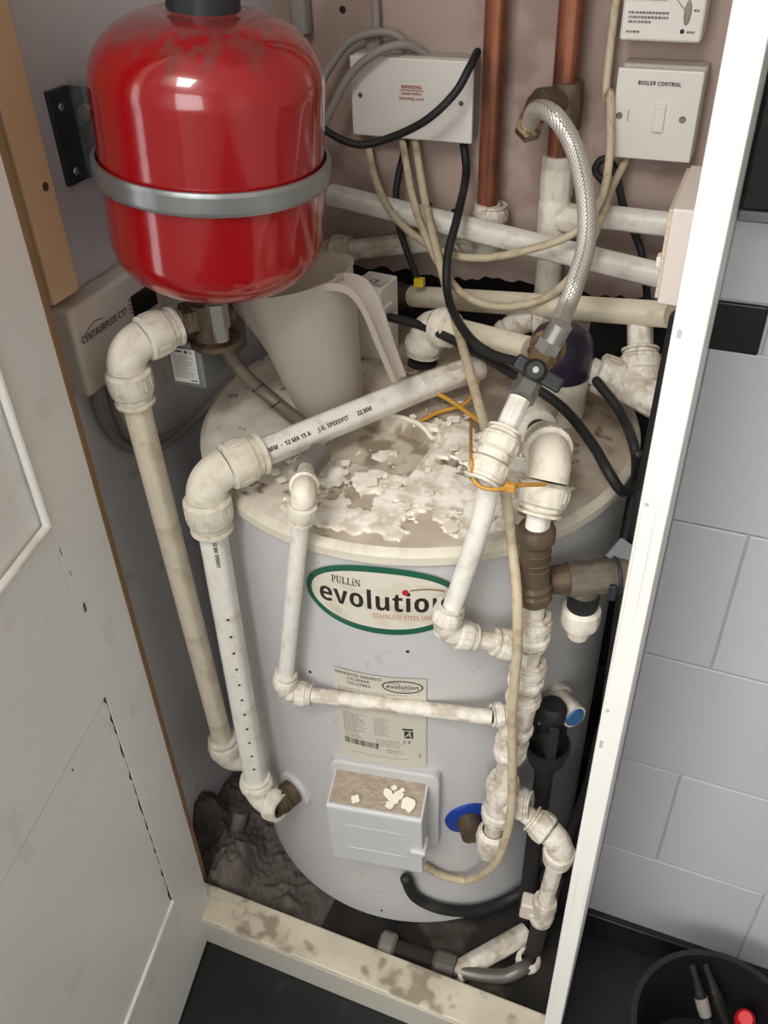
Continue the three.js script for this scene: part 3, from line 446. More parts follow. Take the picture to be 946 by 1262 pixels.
{ // motorised valve: brass body with grey actuator head
  const vp = V([-0.5499, 0.985, -0.786]), t = thing('motorised_valve', 'motorised valve with grey metal head and white label beside the cylinder lid', 'valve', [vp.x, 0.9, vp.z]);
  part(t, 'valve_body', [rod(V([-0.5655, 0.985, -0.7697]), V([-0.5265, 0.985, -0.8095]), 0.0165, 0.0165, 20), hexNut(V([-0.5605, 0.985, -0.7736]), V([-0.5265, 0.985, -0.8095]).sub(V([-0.5655, 0.985, -0.7697])), 0.021, 0.016), lathe([[0, -0.03], [0.019, -0.03], [0.021, -0.012], [0.021, 0.02], [0, 0.024]], V([-0.5429, 0.985, -0.7883]), [0, 1, 0], 24), lathe([[0, -0.004], [0.03, -0.004], [0.03, 0.002], [0, 0.002]], V([-0.5382, 0.985, -0.7877]).add(new THREE.Vector3(0, -0.026, 0)), [0, 1, 0], 24)], M.darkBrass);
  const q = new THREE.Matrix4().makeRotationY(0.06); const c = V([-0.5713, 0.93, -0.7674]); q.setPosition(c.x, c.y, c.z);
  const body = part(t, 'actuator_head', rbox(-0.022, 0.022, -0.029, 0.029, -0.115, 0, 0.003, 2).applyMatrix4(q), M.greyMetal);
  const tx = canvasTex(256, 320, (c2, w, h) => { c2.fillStyle = '#c3c2bd'; c2.fillRect(0, 0, w, h); c2.fillStyle = '#2b2b2b'; c2.font = 'bold 26px sans-serif'; c2.fillRect(28, 20, 96, 16); c2.fillRect(150, 16, 26, 26); c2.fillText('CE', 196, 40); const R = rng(9); for (let i = 0; i < 13; i++) { c2.globalAlpha = 0.55; c2.fillRect(20, 66 + i * 17, 120 + R() * 100, 6); } c2.globalAlpha = 1; c2.fillRect(170, 292, 66, 10); });
  const g = new THREE.PlaneGeometry(0.033, 0.044); g.translate(-0.001, 0, 0.0007); g.applyMatrix4(q); part(body, 'label', g, printed(tx, { transparent: false }), 'white printed label');
  for (const [x, y] of [[-0.012, 0.0255], [0.012, 0.0255], [0.004, -0.0255]]) part(body, 'screw', lathe([[0, 0.0012], [0.0015, 0.001], [0.002, 0]], [x, y, 0], [0, 0, 1], 10).applyMatrix4(q), M.steel);
}
const pB = [-0.4882, 0.869, -0.6498];
{ // pipe B: across the lid, elbow, down the front to the boss
  const low = [-0.487, 0.325, -0.64], far = [-0.2751, 0.885, -0.962], t = thing('white_pipe', 'wide white plastic pipe crossing the lid and dropping to the lower left boss', 'pipe', low, 'white plastic pipework');
  const dA = V(far).sub(V(pB)), dB = V(low).sub(V(pB));
  elbow(t, pB, dA, dB, rB, M.fitting, 1.15, 1.6);
  const pa = part(t, 'pipe', rod(lerp(pB, far, 0.08), lerp(pB, far, 0.76), rB), M.pipe, 'white pipe with black print lying across the lid');
  part(t, 'pipe_end', rod(lerp(pB, far, 0.76), V(far).add(new THREE.Vector3(0, -0.005, 0)), rB * 0.99), M.dirtyPipe, 'grimy far end of the pipe');
  const pd = part(t, 'pipe', rod(lerp(pB, low, 0.05), low, rB), M.pipe);
  const txt = (s, w) => canvasTex(1024, 64, (c) => { c.clearRect(0, 0, 1024, 64); c.fillStyle = '#1c1c1e'; c.font = 'bold 40px sans-serif'; c.fillText(s, 6, 46, w); });
  part(pa, 'print', pipePatch(lerp(pB, far, 0.17), lerp(pB, far, 0.6), rB + 0.0004, V([0, 1.42, 0]).sub(lerp(pB, far, 0.4)), 0.011), printed(txt('SB MM  -  12 MA 15 A      J.G. SPEEDFIT       22 MM', 1010)));
  part(pd, 'print', pipePatch(lerp(pB, low, 0.12), lerp(pB, low, 0.33), rB + 0.0004, V([0, 1.42, 0]).sub(lerp(pB, low, 0.3)), 0.009), printed(txt('15 A  22 MM  SPEEDFIT', 1010)));
  for (let i = 0; i < 11; i++) { const p = lerp(pB, low, 0.36 + i * 0.052), f = V([0, 1.42, 0]).sub(p); f.y = 0; f.normalize(); part(pd, 'print_dot', lathe([[0, 0.0006], [0.0016, 0.0004], [0.002, 0]], p.clone().addScaledVector(f, rB - 0.0001), f, 8), M.ink); }
  const n = V(low).sub(V(pB)).normalize(); elbow(t, V(low).addScaledVector(n, 0.016), n.clone().negate(), [0.97, 0.1, 0.22], rB * 0.88, M.fitting, 0.62, 1.55);
}
const rC = 0.0093;
{ // pipe C: narrow run from the lid down and across to the mixing column
  const top = [-0.352, 0.902, -0.6242], low = [-0.4072, 0.5852, -0.6233], end = [-0.1594, 0.5825, -0.6759], t = thing('narrow_white_pipe', 'narrow white plastic pipe bent down the front of the cylinder then across below the badge', 'pipe', low, 'white plastic pipework');
  const up = [-0.3918, 0.866, -0.705];
  elbow(t, top, V(up).sub(V(top)), V(low).sub(V(top)), rC, M.fitting, 1.1, 1.7);
  part(t, 'pipe', rod(lerp(top, low, 0.08), low, rC), M.pipe);
  part(t, 'stub', rod(lerp(top, up, 0.2), up, rC), M.fitting);
  elbow(t, low, V(top).sub(V(low)), V(end).sub(V(low)), rC, M.dirty, 0.95, 1.5);
  part(t, 'pipe', rod(lerp(low, end, 0.05), end, rC), M.dirtyPipe);
  part(t, 'grey_socket', lathe([[0.0095, -0.004], [0.0145, -0.004], [0.0155, 0.003], [0.0135, 0.006], [0.013, 0.034], [0, 0.035]], up, [0.05, 0.0, -1], 24), std({ color: 0x76706a, roughness: 0.7 }), 'dusty grey insulated socket');
}
// ---------------------------------------------------------------- measuring jug
{
  const base = V([-0.437, 0.846, -0.8666]), t = thing('measuring_jug', 'translucent plastic measuring jug with open handle standing on the lid', 'jug', base);
  const lean = new THREE.Matrix4().makeRotationZ(0.2), ax = Math.atan2(0.35, -0.95); // spout direction in plan
  const H = 0.172, n = 72, m = 40, pos = [], idx = [];
  const rad = (tt, a) => { let r = mix(0.041, 0.068, Math.pow(tt, 0.9)); let da = Math.abs(((a - ax + Math.PI * 3) % (Math.PI * 2)) - Math.PI); r += 0.02 * smooth(0.55, 0.0, da) * smooth(0.45, 1, tt); if (tt > 0.985) r += 0.0016; return r; };
  const ring = (tt, inset) => { const row = []; for (let j = 0; j < n; j++) { const a = j / n * Math.PI * 2, r = rad(tt, a) - inset; row.push(pos.length / 3); pos.push(r * Math.cos(a), tt * H + (inset && tt < 0.01 ? 0.002 : 0), r * Math.sin(a)); } return row; };
  const rows = []; rows.push((() => { const row = []; for (let j = 0; j < n; j++) { row.push(pos.length / 3); pos.push(0, 0, 0); } return row; })());
  for (let i = 0; i <= m; i++) rows.push(ring(i / m, 0)); for (let i = m; i >= 0; i--) rows.push(ring(i / m, 0.0016));
  rows.push((() => { const row = []; for (let j = 0; j < n; j++) { row.push(pos.length / 3); pos.push(0, 0.002, 0); } return row; })());
  for (let i = 0; i + 1 < rows.length; i++) for (let j = 0; j < n; j++) { const k = (j + 1) % n; idx.push(rows[i][j], rows[i + 1][j], rows[i][k], rows[i][k], rows[i + 1][j], rows[i + 1][k]); }
  const g = new THREE.BufferGeometry(); g.setAttribute('position', new THREE.Float32BufferAttribute(pos, 3)); g.setIndex(idx); g.computeVertexNormals();
  const jm = phys({ color: 0xe6e0d8, roughness: 0.62, transmission: 0.7, thickness: 0, ior: 1.4, specularIntensity: 0.6 });
  const put = (q) => { q.applyMatrix4(lean); return q.translate(base.x, base.y, base.z); };
  part(t, 'body', put(g), jm, 'frosted tapered body with pouring lip');
  // handle: a channel leaving the rim and hanging free
  const hx = Math.cos(0.35), hz = Math.sin(0.35), P = (o, y) => new THREE.Vector3(o * hx, y, o * hz);
  const c = new THREE.CatmullRomCurve3([P(0.05, H - 0.012), P(0.075, H - 0.008), P(0.098, H - 0.012), P(0.11, H - 0.03), P(0.118, H - 0.07), P(0.128, H - 0.115)]);
  const sh = new THREE.Shape(); sh.moveTo(-0.004, -0.014); sh.lineTo(0.004, -0.014); sh.lineTo(0.0045, 0.014); sh.lineTo(-0.0045, 0.014); sh.lineTo(-0.004, -0.014);
  const fr = 34, hp = [], hi = []; for (let i = 0; i <= fr; i++) { const s = i / fr, p = c.getPoint(s), d = c.getTangent(s), side = new THREE.Vector3(-hz, 0, hx), nn = new THREE.Vector3().crossVectors(d, side).normalize(), w = mix(0.017, 0.0085, s), q = 0.0085, e = 0.0018; const sec = [[-w, 0], [-w, -q], [-w + e, -q], [-w + e, -e], [w - e, -e], [w - e, -q], [w, -q], [w, 0]]; for (const [a, b] of sec) { const v = p.clone().addScaledVector(side, a).addScaledVector(nn, b); hp.push(v.x, v.y, v.z); } if (i < fr) for (let k = 0; k < 8; k++) { const A = i * 8 + k, B = i * 8 + (k + 1) % 8; hi.push(A, A + 8, B, B, A + 8, B + 8); } }
  for (const o of [0, fr * 8]) for (let k = 1; k < 7; k++) hi.push(o, o + k, o + k + 1);
  const hg = new THREE.BufferGeometry(); hg.setAttribute('position', new THREE.Float32BufferAttribute(hp, 3)); hg.setIndex(hi); hg.computeVertexNormals();
  part(t, 'handle', put(toCreasedNormals(hg, 0.5)), jm);
}
{ // white control box behind the jug
  const c = V([-0.4449, 0.895, -1.0063]), t = thing('junction_box', 'small white control box with warning sticker behind the jug', 'control box', [c.x, 0.85, c.z]);
  const q = new THREE.Matrix4().makeRotationY(-0.1).setPosition(c.x, c.y, c.z);
  const b = part(t, 'body', rbox(-0.022, 0.022, -0.055, 0.05, -0.05, 0.0, 0.003, 2).applyMatrix4(q), M.whitePlastic);
  for (const y of [0.014, -0.02]) part(t, 'clip', rbox(0.019, 0.025, y, y + 0.008, -0.03, 0.003, 0.001, 1).applyMatrix4(q), M.whitePlastic);
  const tx = canvasTex(128, 48, (k) => { k.fillStyle = '#cfcdc6'; k.fillRect(0, 0, 128, 48); k.fillStyle = '#1d1d1d'; k.font = 'bold 34px sans-serif'; k.fillText('CE', 56, 36); });
  const g = new THREE.PlaneGeometry(0.04, 0.02); g.rotateX(-Math.PI / 2); g.translate(0, 0.0507, -0.018); g.applyMatrix4(q); part(b, 'sticker', g, printed(tx, { transparent: false }));
}

// ---------------------------------------------------------------- filling loop: flexible hose, lever valve, narrow pipe
const lv = V([-0.1567, 1.0112, -0.7672]);
{
  const a = [-0.2648, 1.132, -1.1], t = thing('braided_hose', 'arched braided steel hose from the copper pipe down to the lever valve', 'hose', lv);
  const end = [-0.1471, 1.0348, -0.7712];
  part(t, 'hose', tube([a, [-0.2525, 1.1566, -1.075], [-0.2217, 1.1639, -1.03], [-0.1957, 1.1354, -1.0228], [-0.1705, 1.096, -0.9869], [-0.1579, 1.0559, -0.9519], [-0.1585, 1.0256, -0.9125], [-0.1613, 1.0042, -0.8797], end], 0.0105, 150, 20), M.braid);
  const d = V(end).sub(lv).normalize();
  part(t, 'ferrule', [rod(V(end).addScaledVector(d, 0.012), V(end).addScaledVector(d, -0.014), 0.0112, 0.0112, 20), hexNut(V(end).addScaledVector(d, -0.012), d, 0.013, 0.012)], M.steel);
  part(t, 'end_fitting', [rod(a, [-0.2733, 1.141, -1.17], 0.014, 0.014, 18), hexNut(a, [0.2, 0.6, 0.7], 0.017, 0.014)], M.brass);
}
const cD = V([-0.173, 0.957, -0.6665]), eD = V([-0.2115, 0.7378, -0.6448]), nutD = V([-0.163, 0.9943, -0.7114]);
{
  const t = thing('lever_valve', 'brass quarter turn valve with black lever handle above the lid', 'valve', lv);
  const d = V(nutD).sub(lv).normalize();
  part(t, 'valve_body', [rod(lv.clone().addScaledVector(d, -0.02), lv.clone().addScaledVector(d, 0.034), 0.0125, 0.0125, 22), hexNut(lv.clone().addScaledVector(d, -0.004), d, 0.016, 0.012), lathe([[0, -0.003], [0.0165, -0.003], [0.018, 0.002], [0.0165, 0.006], [0, 0.006]], lv.clone().addScaledVector(d, -0.018), d, 24)], M.brass);
  const f = V([0.25, 0.62, 0.74]).normalize(), hp = lv.clone().addScaledVector(d, 0.024).addScaledVector(f, 0.01);
  const kn = part(t, 'lever', lathe([[0, 0.011], [0.008, 0.011], [0.0115, 0.008], [0.0125, 0], [0.0125, -0.004]], hp, f, 24), M.blackPlastic, 'black plastic lever');
  const g = new RoundedBoxGeometry(0.05, 0.007, 0.015, 2, 0.0025); const X2 = new THREE.Vector3(0.93, -0.32, 0.1).addScaledVector(f, -new THREE.Vector3(0.93, -0.32, 0.1).dot(f)).normalize(), Z2 = new THREE.Vector3().crossVectors(X2, f); g.applyMatrix4(new THREE.Matrix4().makeBasis(X2, f, Z2).setPosition(hp.clone().addScaledVector(f, 0.004).addScaledVector(X2, 0.004))); part(kn, 'wing', g, M.blackPlastic);
  part(kn, 'screw', lathe([[0, 0.0025], [0.003, 0.0022], [0.004, 0]], hp.clone().addScaledVector(f, 0.011), f, 12), M.steel);
  part(t, 'nut', [hexNut(lv.clone().addScaledVector(d, 0.05), d, 0.0135, 0.016), rod(lv.clone().addScaledVector(d, 0.03), lv.clone().addScaledVector(d, 0.045), 0.011)], M.steel);
}
{
  const t = thing('narrow_white_pipe', 'narrow white plastic pipe with twin couplings below the lever valve, ending over the badge', 'pipe', eD, 'white plastic pipework');
  const s = V(nutD), d = eD.clone().sub(cD), r = 0.0104; const u = s.clone().sub(cD);
  part(t, 'pipe', rod(s, cD, r), M.pipe); part(t, 'pipe', tube([cD, lerp(cD, eD, 0.3).add(new THREE.Vector3(0.006, 0, 0)), lerp(cD, eD, 0.7).add(new THREE.Vector3(0.004, 0, 0)), eD], r, 60, 22), M.pipe);
  coupling(t, cD, u, r * 1.12, M.fitting, 0.85);
  const end = [-0.1431, 0.7025, -0.6824]; elbow(t, V(eD), cD.clone().sub(eD), V(end).sub(eD), r, M.dirty, 0.9, 1.5);
  part(t, 'pipe', rod(eD, end, r), M.dirtyPipe); part(t, 'collar', collar(lerp(eD, end, 0.99), V(eD).sub(V(end)), r, 0.95), M.dirty);
}

// ---------------------------------------------------------------- column on the right: elbow, dark valve, stacked fittings
const rE = 0.0128;
const E = { c: V([-0.1297, 0.9237, -0.7297]), low: V([-0.1319, 0.8832, -0.7059]), v0: V([-0.1331, 0.8622, -0.6978]), v1: V([-0.1282, 0.7615, -0.6956]), a: V([-0.1268, 0.7145, -0.6969]), b: V([-0.1274, 0.6497, -0.6963]), m: V([-0.1308, 0.584, -0.6932]), n: V([-0.137, 0.5162, -0.6876]), p: V([-0.1408, 0.4529, -0.6843]), q: V([-0.1439, 0.3971, -0.6792]), e: V([-0.1513, 0.3071, -0.6733]) };
{
  const t = thing('hot_outlet_pipe', 'white plastic elbow pipe rising from the lid into the dark valve', 'pipe', E.v0, 'white plastic pipework');
  const back = V([-0.1935, 0.875, -0.8904]);
  elbow(t, E.c, back.clone().sub(E.c), E.low.clone().sub(E.c), 0.0152, M.fitting, 0.95, 1.5);
  part(t, 'pipe', rod(E.low, E.v0.clone().lerp(E.v1, 0.06), 0.0125), M.pipe);
  part(t, 'socket', lathe([[0.012, 0], [0.021, 0.001], [0.023, 0.01], [0.023, 0.03], [0.019, 0.034], [0, 0.034]], lerp(E.c, back, 0.55), back.clone().sub(E.c), 26), M.dirty);
}
{
  const t = thing('pressure_valve', 'dark bronze line valve in the upright pipe column right of the badge', 'valve', E.v1);
  const d = E.v1.clone().sub(E.v0), L = d.length();
  part(t, 'valve_body', lathe([[0, 0], [0.0175, 0], [0.0195, 0.004], [0.0195, 0.016], [0.0155, 0.022], [0.0158, 0.04], [0.0155, L * 0.72], [0.0185, L * 0.76], [0.0185, L * 0.8], [0.0165, L * 0.81], [0.0195, L * 0.85], [0.0195, L * 0.93], [0.016, L * 0.98], [0, L * 0.98]], E.v0, d, 28), M.darkBrass);
  for (const k of [0.3, 0.42, 0.5]) part(t, 'rib', aim(new THREE.TorusGeometry(0.0157, 0.0007, 6, 24).rotateX(Math.PI / 2), lerp(E.v0, E.v1, k), d), M.brass);
}
{
  const t = thing('mixing_column', 'grimy white column of plastic couplings and tees in front of the cylinder', 'pipe', E.e, 'white plastic pipework');
  part(t, 'pipe', tube([E.v1.clone().lerp(E.v0, 0.08), E.a, E.b, E.m, E.n, E.p, E.q, E.e], rE * 0.98, 120, 20), M.dirtyPipe);
  coupling(t, E.a.clone().lerp(E.v1, 0.12), E.b.clone().sub(E.a), rE, M.dirty, 0.62);
  coupling(t, E.b, E.m.clone().sub(E.b), rE, M.dirty, 0.55);
  tee(t, E.m, E.n.clone().sub(E.m), V([-0.1645, 0.5875, -0.6722]).sub(E.m), rE, M.dirty, 0.62, rC);
  coupling(t, E.n.clone().lerp(E.m, 0.12), E.p.clone().sub(E.n), rE * 0.98, M.dirty, 0.5);
  tee(t, E.q.clone().lerp(E.p, 0.45), E.q.clone().sub(E.p), V([-0.0855, 0.4057, -0.68]).sub(E.q), rE * 1.02, M.dirty, 0.66, rE * 0.98);
  part(t, 'inlet', lathe([[0.0145, 0], [0.02, 0.004], [0.0215, 0.016], [0.0195, 0.022], [0.019, 0.034], [0.012, 0.046], [0, 0.047]], E.e.clone().lerp(E.q, 0.55), E.e.clone().sub(E.q), 24), M.dirty);
}
const F = { a: V([-0.1372, 0.4249, -0.6848]), b: V([-0.0561, 0.3972, -0.665]), c: V([-0.0672, 0.2113, -0.675]) , d: V([-0.0743, 0.0372, -0.69]) };
{
  const t = thing('drain_branch', 'dirty white branch pipe stepping right and down beside the white upright', 'pipe', F.c, 'white plastic pipework');
  elbow(t, F.b, F.a.clone().sub(F.b), F.c.clone().sub(F.b), 0.0125, M.dirty, 0.95, 1.5);
  part(t, 'pipe', rod(F.a, F.b, 0.0122), M.dirtyPipe); part(t, 'pipe', rod(F.b, F.c, 0.0112), M.dirtyPipe);
}
{
  const t = thing('stop_valve', 'small white plastic service valve low on the branch pipe', 'valve', F.c), d = F.d.clone().sub(F.c).normalize(), f = V([0.1, 0.1, 1]).normalize(), s = new THREE.Vector3().crossVectors(d, f).normalize();
  part(t, 'valve_body', [lathe([[0.011, -0.03], [0.016, -0.028], [0.018, -0.012], [0.016, -0.006], [0.016, 0.012], [0.0175, 0.016], [0.016, 0.034], [0.0125, 0.036]], F.c.clone().addScaledVector(d, 0.0), d, 22)], M.dirty);
  const g = new RoundedBoxGeometry(0.046, 0.042, 0.022, 2, 0.004); g.applyMatrix4(new THREE.Matrix4().makeBasis(s, d, new THREE.Vector3().crossVectors(s, d)).setPosition(F.c.clone().addScaledVector(s, 0.008).addScaledVector(d, 0.004))); part(t, 'handle', g, M.dirty);
  part(t, 'screw', lathe([[0, 0.002], [0.003, 0.0018], [0.004, 0]], F.c.clone().addScaledVector(s, 0.014).addScaledVector(d, 0.008).addScaledVector(f, 0.011), f, 10), M.whitePlastic);
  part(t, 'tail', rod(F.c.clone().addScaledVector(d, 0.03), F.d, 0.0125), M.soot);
}
{ // low flexible link behind the sill
  const t = thing('flexible_connector', 'grey flexible connector curving along the floor behind the sill board', 'hose', [-0.1816, 0.045, -0.6379]);
  const p = [F.d.clone(), V([-0.0807, 0.06, -0.6601]), V([-0.1058, 0.055, -0.6389]), V([-0.1519, 0.055, -0.6248]), V([-0.192, 0.055, -0.6222])];
  part(t, 'hose', tube(p, 0.0105, 80, 16), std({ color: 0x6b6762, roughness: 0.35, metalness: 0.3 }));
  part(t, 'collar', collar(lerp(p[0], p[1], 0.5), F.c.clone().sub(F.d), 0.0115, 0.7), M.dirty);
  part(t, 'coupling', lathe([[0.011, 0], [0.017, 0.002], [0.018, 0.03], [0.012, 0.036]], V([-0.1753, 0.055, -0.6261]), V([-0.229, 0.055, -0.6236]).sub(V([-0.1753, 0.055, -0.6261])), 22), std({ color: 0x55504b, roughness: 0.7 }));
  part(t, 'pipe', rod([-0.197, 0.055, -0.6254], [-0.2834, 0.055, -0.6199], 0.0125), M.soot);
  part(t, 'end_collar', lathe([[0, 0.026], [0.015, 0.026], [0.0195, 0.022], [0.0195, 0.004], [0.014, 0]], V([-0.2704, 0.055, -0.6209]), V([-0.3077, 0.055, -0.6199]).sub(V([-0.2704, 0.055, -0.6209])), 22), std({ color: 0x6f6a64, roughness: 0.7 }));
}
single('white_pipe', [rod([-0.0913, 0.05, -0.7171], [-0.1752, 0.05, -0.6183], 0.016)], M.dirtyPipe, 'short dusty white pipe lying on the cupboard floor', 'pipe', 'white plastic pipework');

// ---------------------------------------------------------------- relief valve and tundish on the far right
{
  const p = V([-0.0826, 0.7722, -0.7409]), t = thing('relief_valve', 'grey relief valve with white plastic cap hanging beside the white upright', 'valve', [p.x, p.y - 0.08, p.z]);
  const r = V([0.9, 0.02, -0.42]).normalize();
  part(t, 'valve_body', [rod(p.clone().addScaledVector(r, -0.02), p.clone().addScaledVector(r, 0.065), 0.0195, 0.018, 22), rod(p, p.clone().add(new THREE.Vector3(0, -0.032, 0)), 0.0165, 0.0165, 20)], std({ map: rep(grimeTex, 8, 8), color: 0x77736d, roughness: 0.65 }));
  part(t, 'brass_tail', [rod(p.clone().addScaledVector(r, -0.018), p.clone().addScaledVector(r, -0.04), 0.0165, 0.015, 20), rod(p.clone().addScaledVector(r, -0.04), p.clone().addScaledVector(r, -0.062), 0.012, 0.004, 18)], M.darkBrass, 'dull brass end fitting');
  part(t, 'ring', aim(new THREE.TorusGeometry(0.0195, 0.002, 8, 28).rotateX(Math.PI / 2), p.clone().addScaledVector(r, 0.032), r), M.darkPlate);
  part(t, 'clip', [rbox(p.x + 0.026, p.x + 0.034, p.y - 0.014, p.y + 0.006, p.z + 0.006, p.z + 0.012, 0.001, 1)], M.darkPlate);
  part(t, 'black_collar', lathe([[0, -0.042], [0.017, -0.042], [0.0175, -0.03], [0.0175, -0.02], [0, -0.02]], p, [0, 1, 0], 22), M.blackPlastic);
  part(t, 'cap', lathe([[0, -0.09], [0.0115, -0.088], [0.0135, -0.084], [0.0135, -0.074], [0.021, -0.068], [0.0225, -0.058], [0.0215, -0.046], [0.016, -0.041], [0, -0.041]], p, [0, 1, 0], 26), M.fitting, 'white plastic cap');
  const side = V([-0.0467, 0.7765, -0.78]); part(t, 'union', [rod(p.clone().addScaledVector(r, 0.05), side, 0.019, 0.021, 20), hexNut(side, [0.4, 0.5, -0.6], 0.024, 0.026)], M.greyMetal);
}
{ // black tundish and blue-ended stub in the shadow on the right
  const p = V([-0.0999, 0.4828, -0.7425]), t = thing('tundish', 'black plastic tundish in the dark gap behind the pipe column', 'tundish', [p.x, p.y - 0.08, p.z]);
  part(t, 'cup', lathe([[0.012, -0.09], [0.013, -0.05], [0.023, -0.035], [0.028, -0.012], [0.029, 0], [0.026, 0], [0.024, -0.012], [0.0, -0.03]], p, [0, 1, 0], 28), M.blackRubber);
  part(t, 'top', lathe([[0.0, 0.075], [0.014, 0.075], [0.018, 0.068], [0.018, 0.05], [0.012, 0.046], [0.01, 0.03], [0, 0.03]], p, [0, 1, 0], 24), M.blackRubber);
  for (const a of [0.4, 2.5, 4.6]) part(t, 'arm', rbox(p.x + 0.022 * Math.sin(a) - 0.006, p.x + 0.022 * Math.sin(a) + 0.006, p.y - 0.004, p.y + 0.056, p.z + 0.022 * Math.cos(a) - 0.003, p.z + 0.022 * Math.cos(a) + 0.003, 0.001, 1), M.blackRubber);
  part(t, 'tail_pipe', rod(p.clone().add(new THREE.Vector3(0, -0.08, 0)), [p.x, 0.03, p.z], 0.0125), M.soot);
}
{ const a = V([-0.1098, 0.5256, -0.79]), b = V([-0.0729, 0.5296, -0.755]), t = thing('blanking_stub', 'short flaking white stub with blue end in the dark gap', 'pipe stub', b), d = b.clone().sub(a);
  part(t, 'stub', [rod(a.clone().addScaledVector(d, -0.3), b, 0.016), rod(a.clone().addScaledVector(d, -0.2), a.clone().addScaledVector(d, 0.3), 0.02)], M.dirtyPipe); part(t, 'blue_end', lathe([[0, 0.002], [0.012, 0.002], [0.0135, 0]], b, d, 22), M.blueEnd, 'blue plug'); }
single('insulated_pipe', tube([[-0.041, 1.0544, -0.8], [-0.0427, 0.9232, -0.8], [-0.044, 0.7245, -0.8], [-0.0361, 0.4065, -0.78], [-0.05, 0.03, -0.78]], 0.0085, 0, 12), M.blackRubber, 'black insulated pipe running upright behind the white panel edge', 'pipe');

// ---------------------------------------------------------------- purple capped regulator at the back of the lid
{
  const p = V([-0.1733, 0.875, -0.9516]), t = thing('pressure_regulator', 'white pressure regulator with dark purple domed cap at the back of the lid', 'regulator', [p.x, 0.83, p.z]);
  part(t, 'body', lathe([[0, -0.045], [0.03, -0.045], [0.0355, -0.03], [0.036, 0.0], [0.037, 0.002], [0.037, 0.024], [0, 0.024]], p, [0, 1, 0], 36), M.fitting);
  part(t, 'cap', lathe([[0.038, 0.022], [0.038, 0.05], [0.036, 0.064], [0.03, 0.075], [0.018, 0.082], [0, 0.084]], p, [0, 1, 0], 36), M.purple, 'dark purple plastic dome');
  part(t, 'outlet', [rod(p.clone().add(new THREE.Vector3(0, -0.01, 0.01)), V([-0.1882, 0.868, -0.891]), 0.018, 0.016, 20)], M.dirty);
}
{ // large white tee and pipes right of it
  const a = V([-0.1393, 0.9, -0.964]), c = V([-0.0716, 0.88, -0.9694]), b = V([-0.045, 0.874, -0.9537]), up = V([-0.0981, 0.95, -1.0296]), t = thing('large_white_tee', 'large dirty white pipe tee at the back right of the lid', 'pipe', c, 'white plastic pipework');
  const r = 0.0152; part(t, 'pipe', rod(a, b, r), M.dirtyPipe);
  part(t, 'collar', collar(lerp(a, c, 0.12), V(c).sub(a), r, 1.2), M.dirty);
  const j = lerp(a, c, 0.92); part(t, 'tee', [rod(lerp(a, c, 0.55), b, 1.42 * r), rod(j, j.clone().lerp(up, 0.3), 1.42 * r)], M.dirty); part(t, 'collar', collar(j.clone().lerp(up, 0.22), V(up).sub(j), r, 0.8), M.dirty);
  part(t, 'riser', rod(j, up, r), M.dirtyPipe);
}
{ // pipe coming forward over the lid to the lever valve
  const a = V([-0.3631, 0.905, -1.0092]), b = V([-0.208, 0.925, -0.9399]), t = thing('white_pipe', 'short white plastic pipe over the back of the lid leading to the lever valve', 'pipe', a, 'white plastic pipework');
  part(t, 'pipe', rod(lerp(a, b, 0.1), b, 0.0165), M.cream); elbow(t, lerp(a, b, 0.02), V(b).sub(a), [-0.1, -1, 0.1], 0.0155, M.fitting, 0.7, 1.2);
  part(t, 'foot', lathe([[0, -0.02], [0.02, -0.02], [0.02, 0], [0.015, 0.004], [0, 0.004]], V(a).add(new THREE.Vector3(-0.003, -0.055, 0.003)), [0, 1, 0], 22), M.soot);
}
{ // smaller bits in the dark behind the valve
  const a = V([-0.2538, 0.9, -1.0723]), t = thing('dirty_elbow', 'grimy white elbow half hidden behind the lever valve', 'pipe', a, 'white plastic pipework');
  elbow(t, a, [-0.5, -0.8, 0.2], [1, 0.05, -0.1], 0.0125, M.dirty, 0.8, 1.4); part(t, 'pipe', rod(a, V(a).add(new THREE.Vector3(0.09, 0.005, -0.01)), 0.0125), M.dirtyPipe);
}

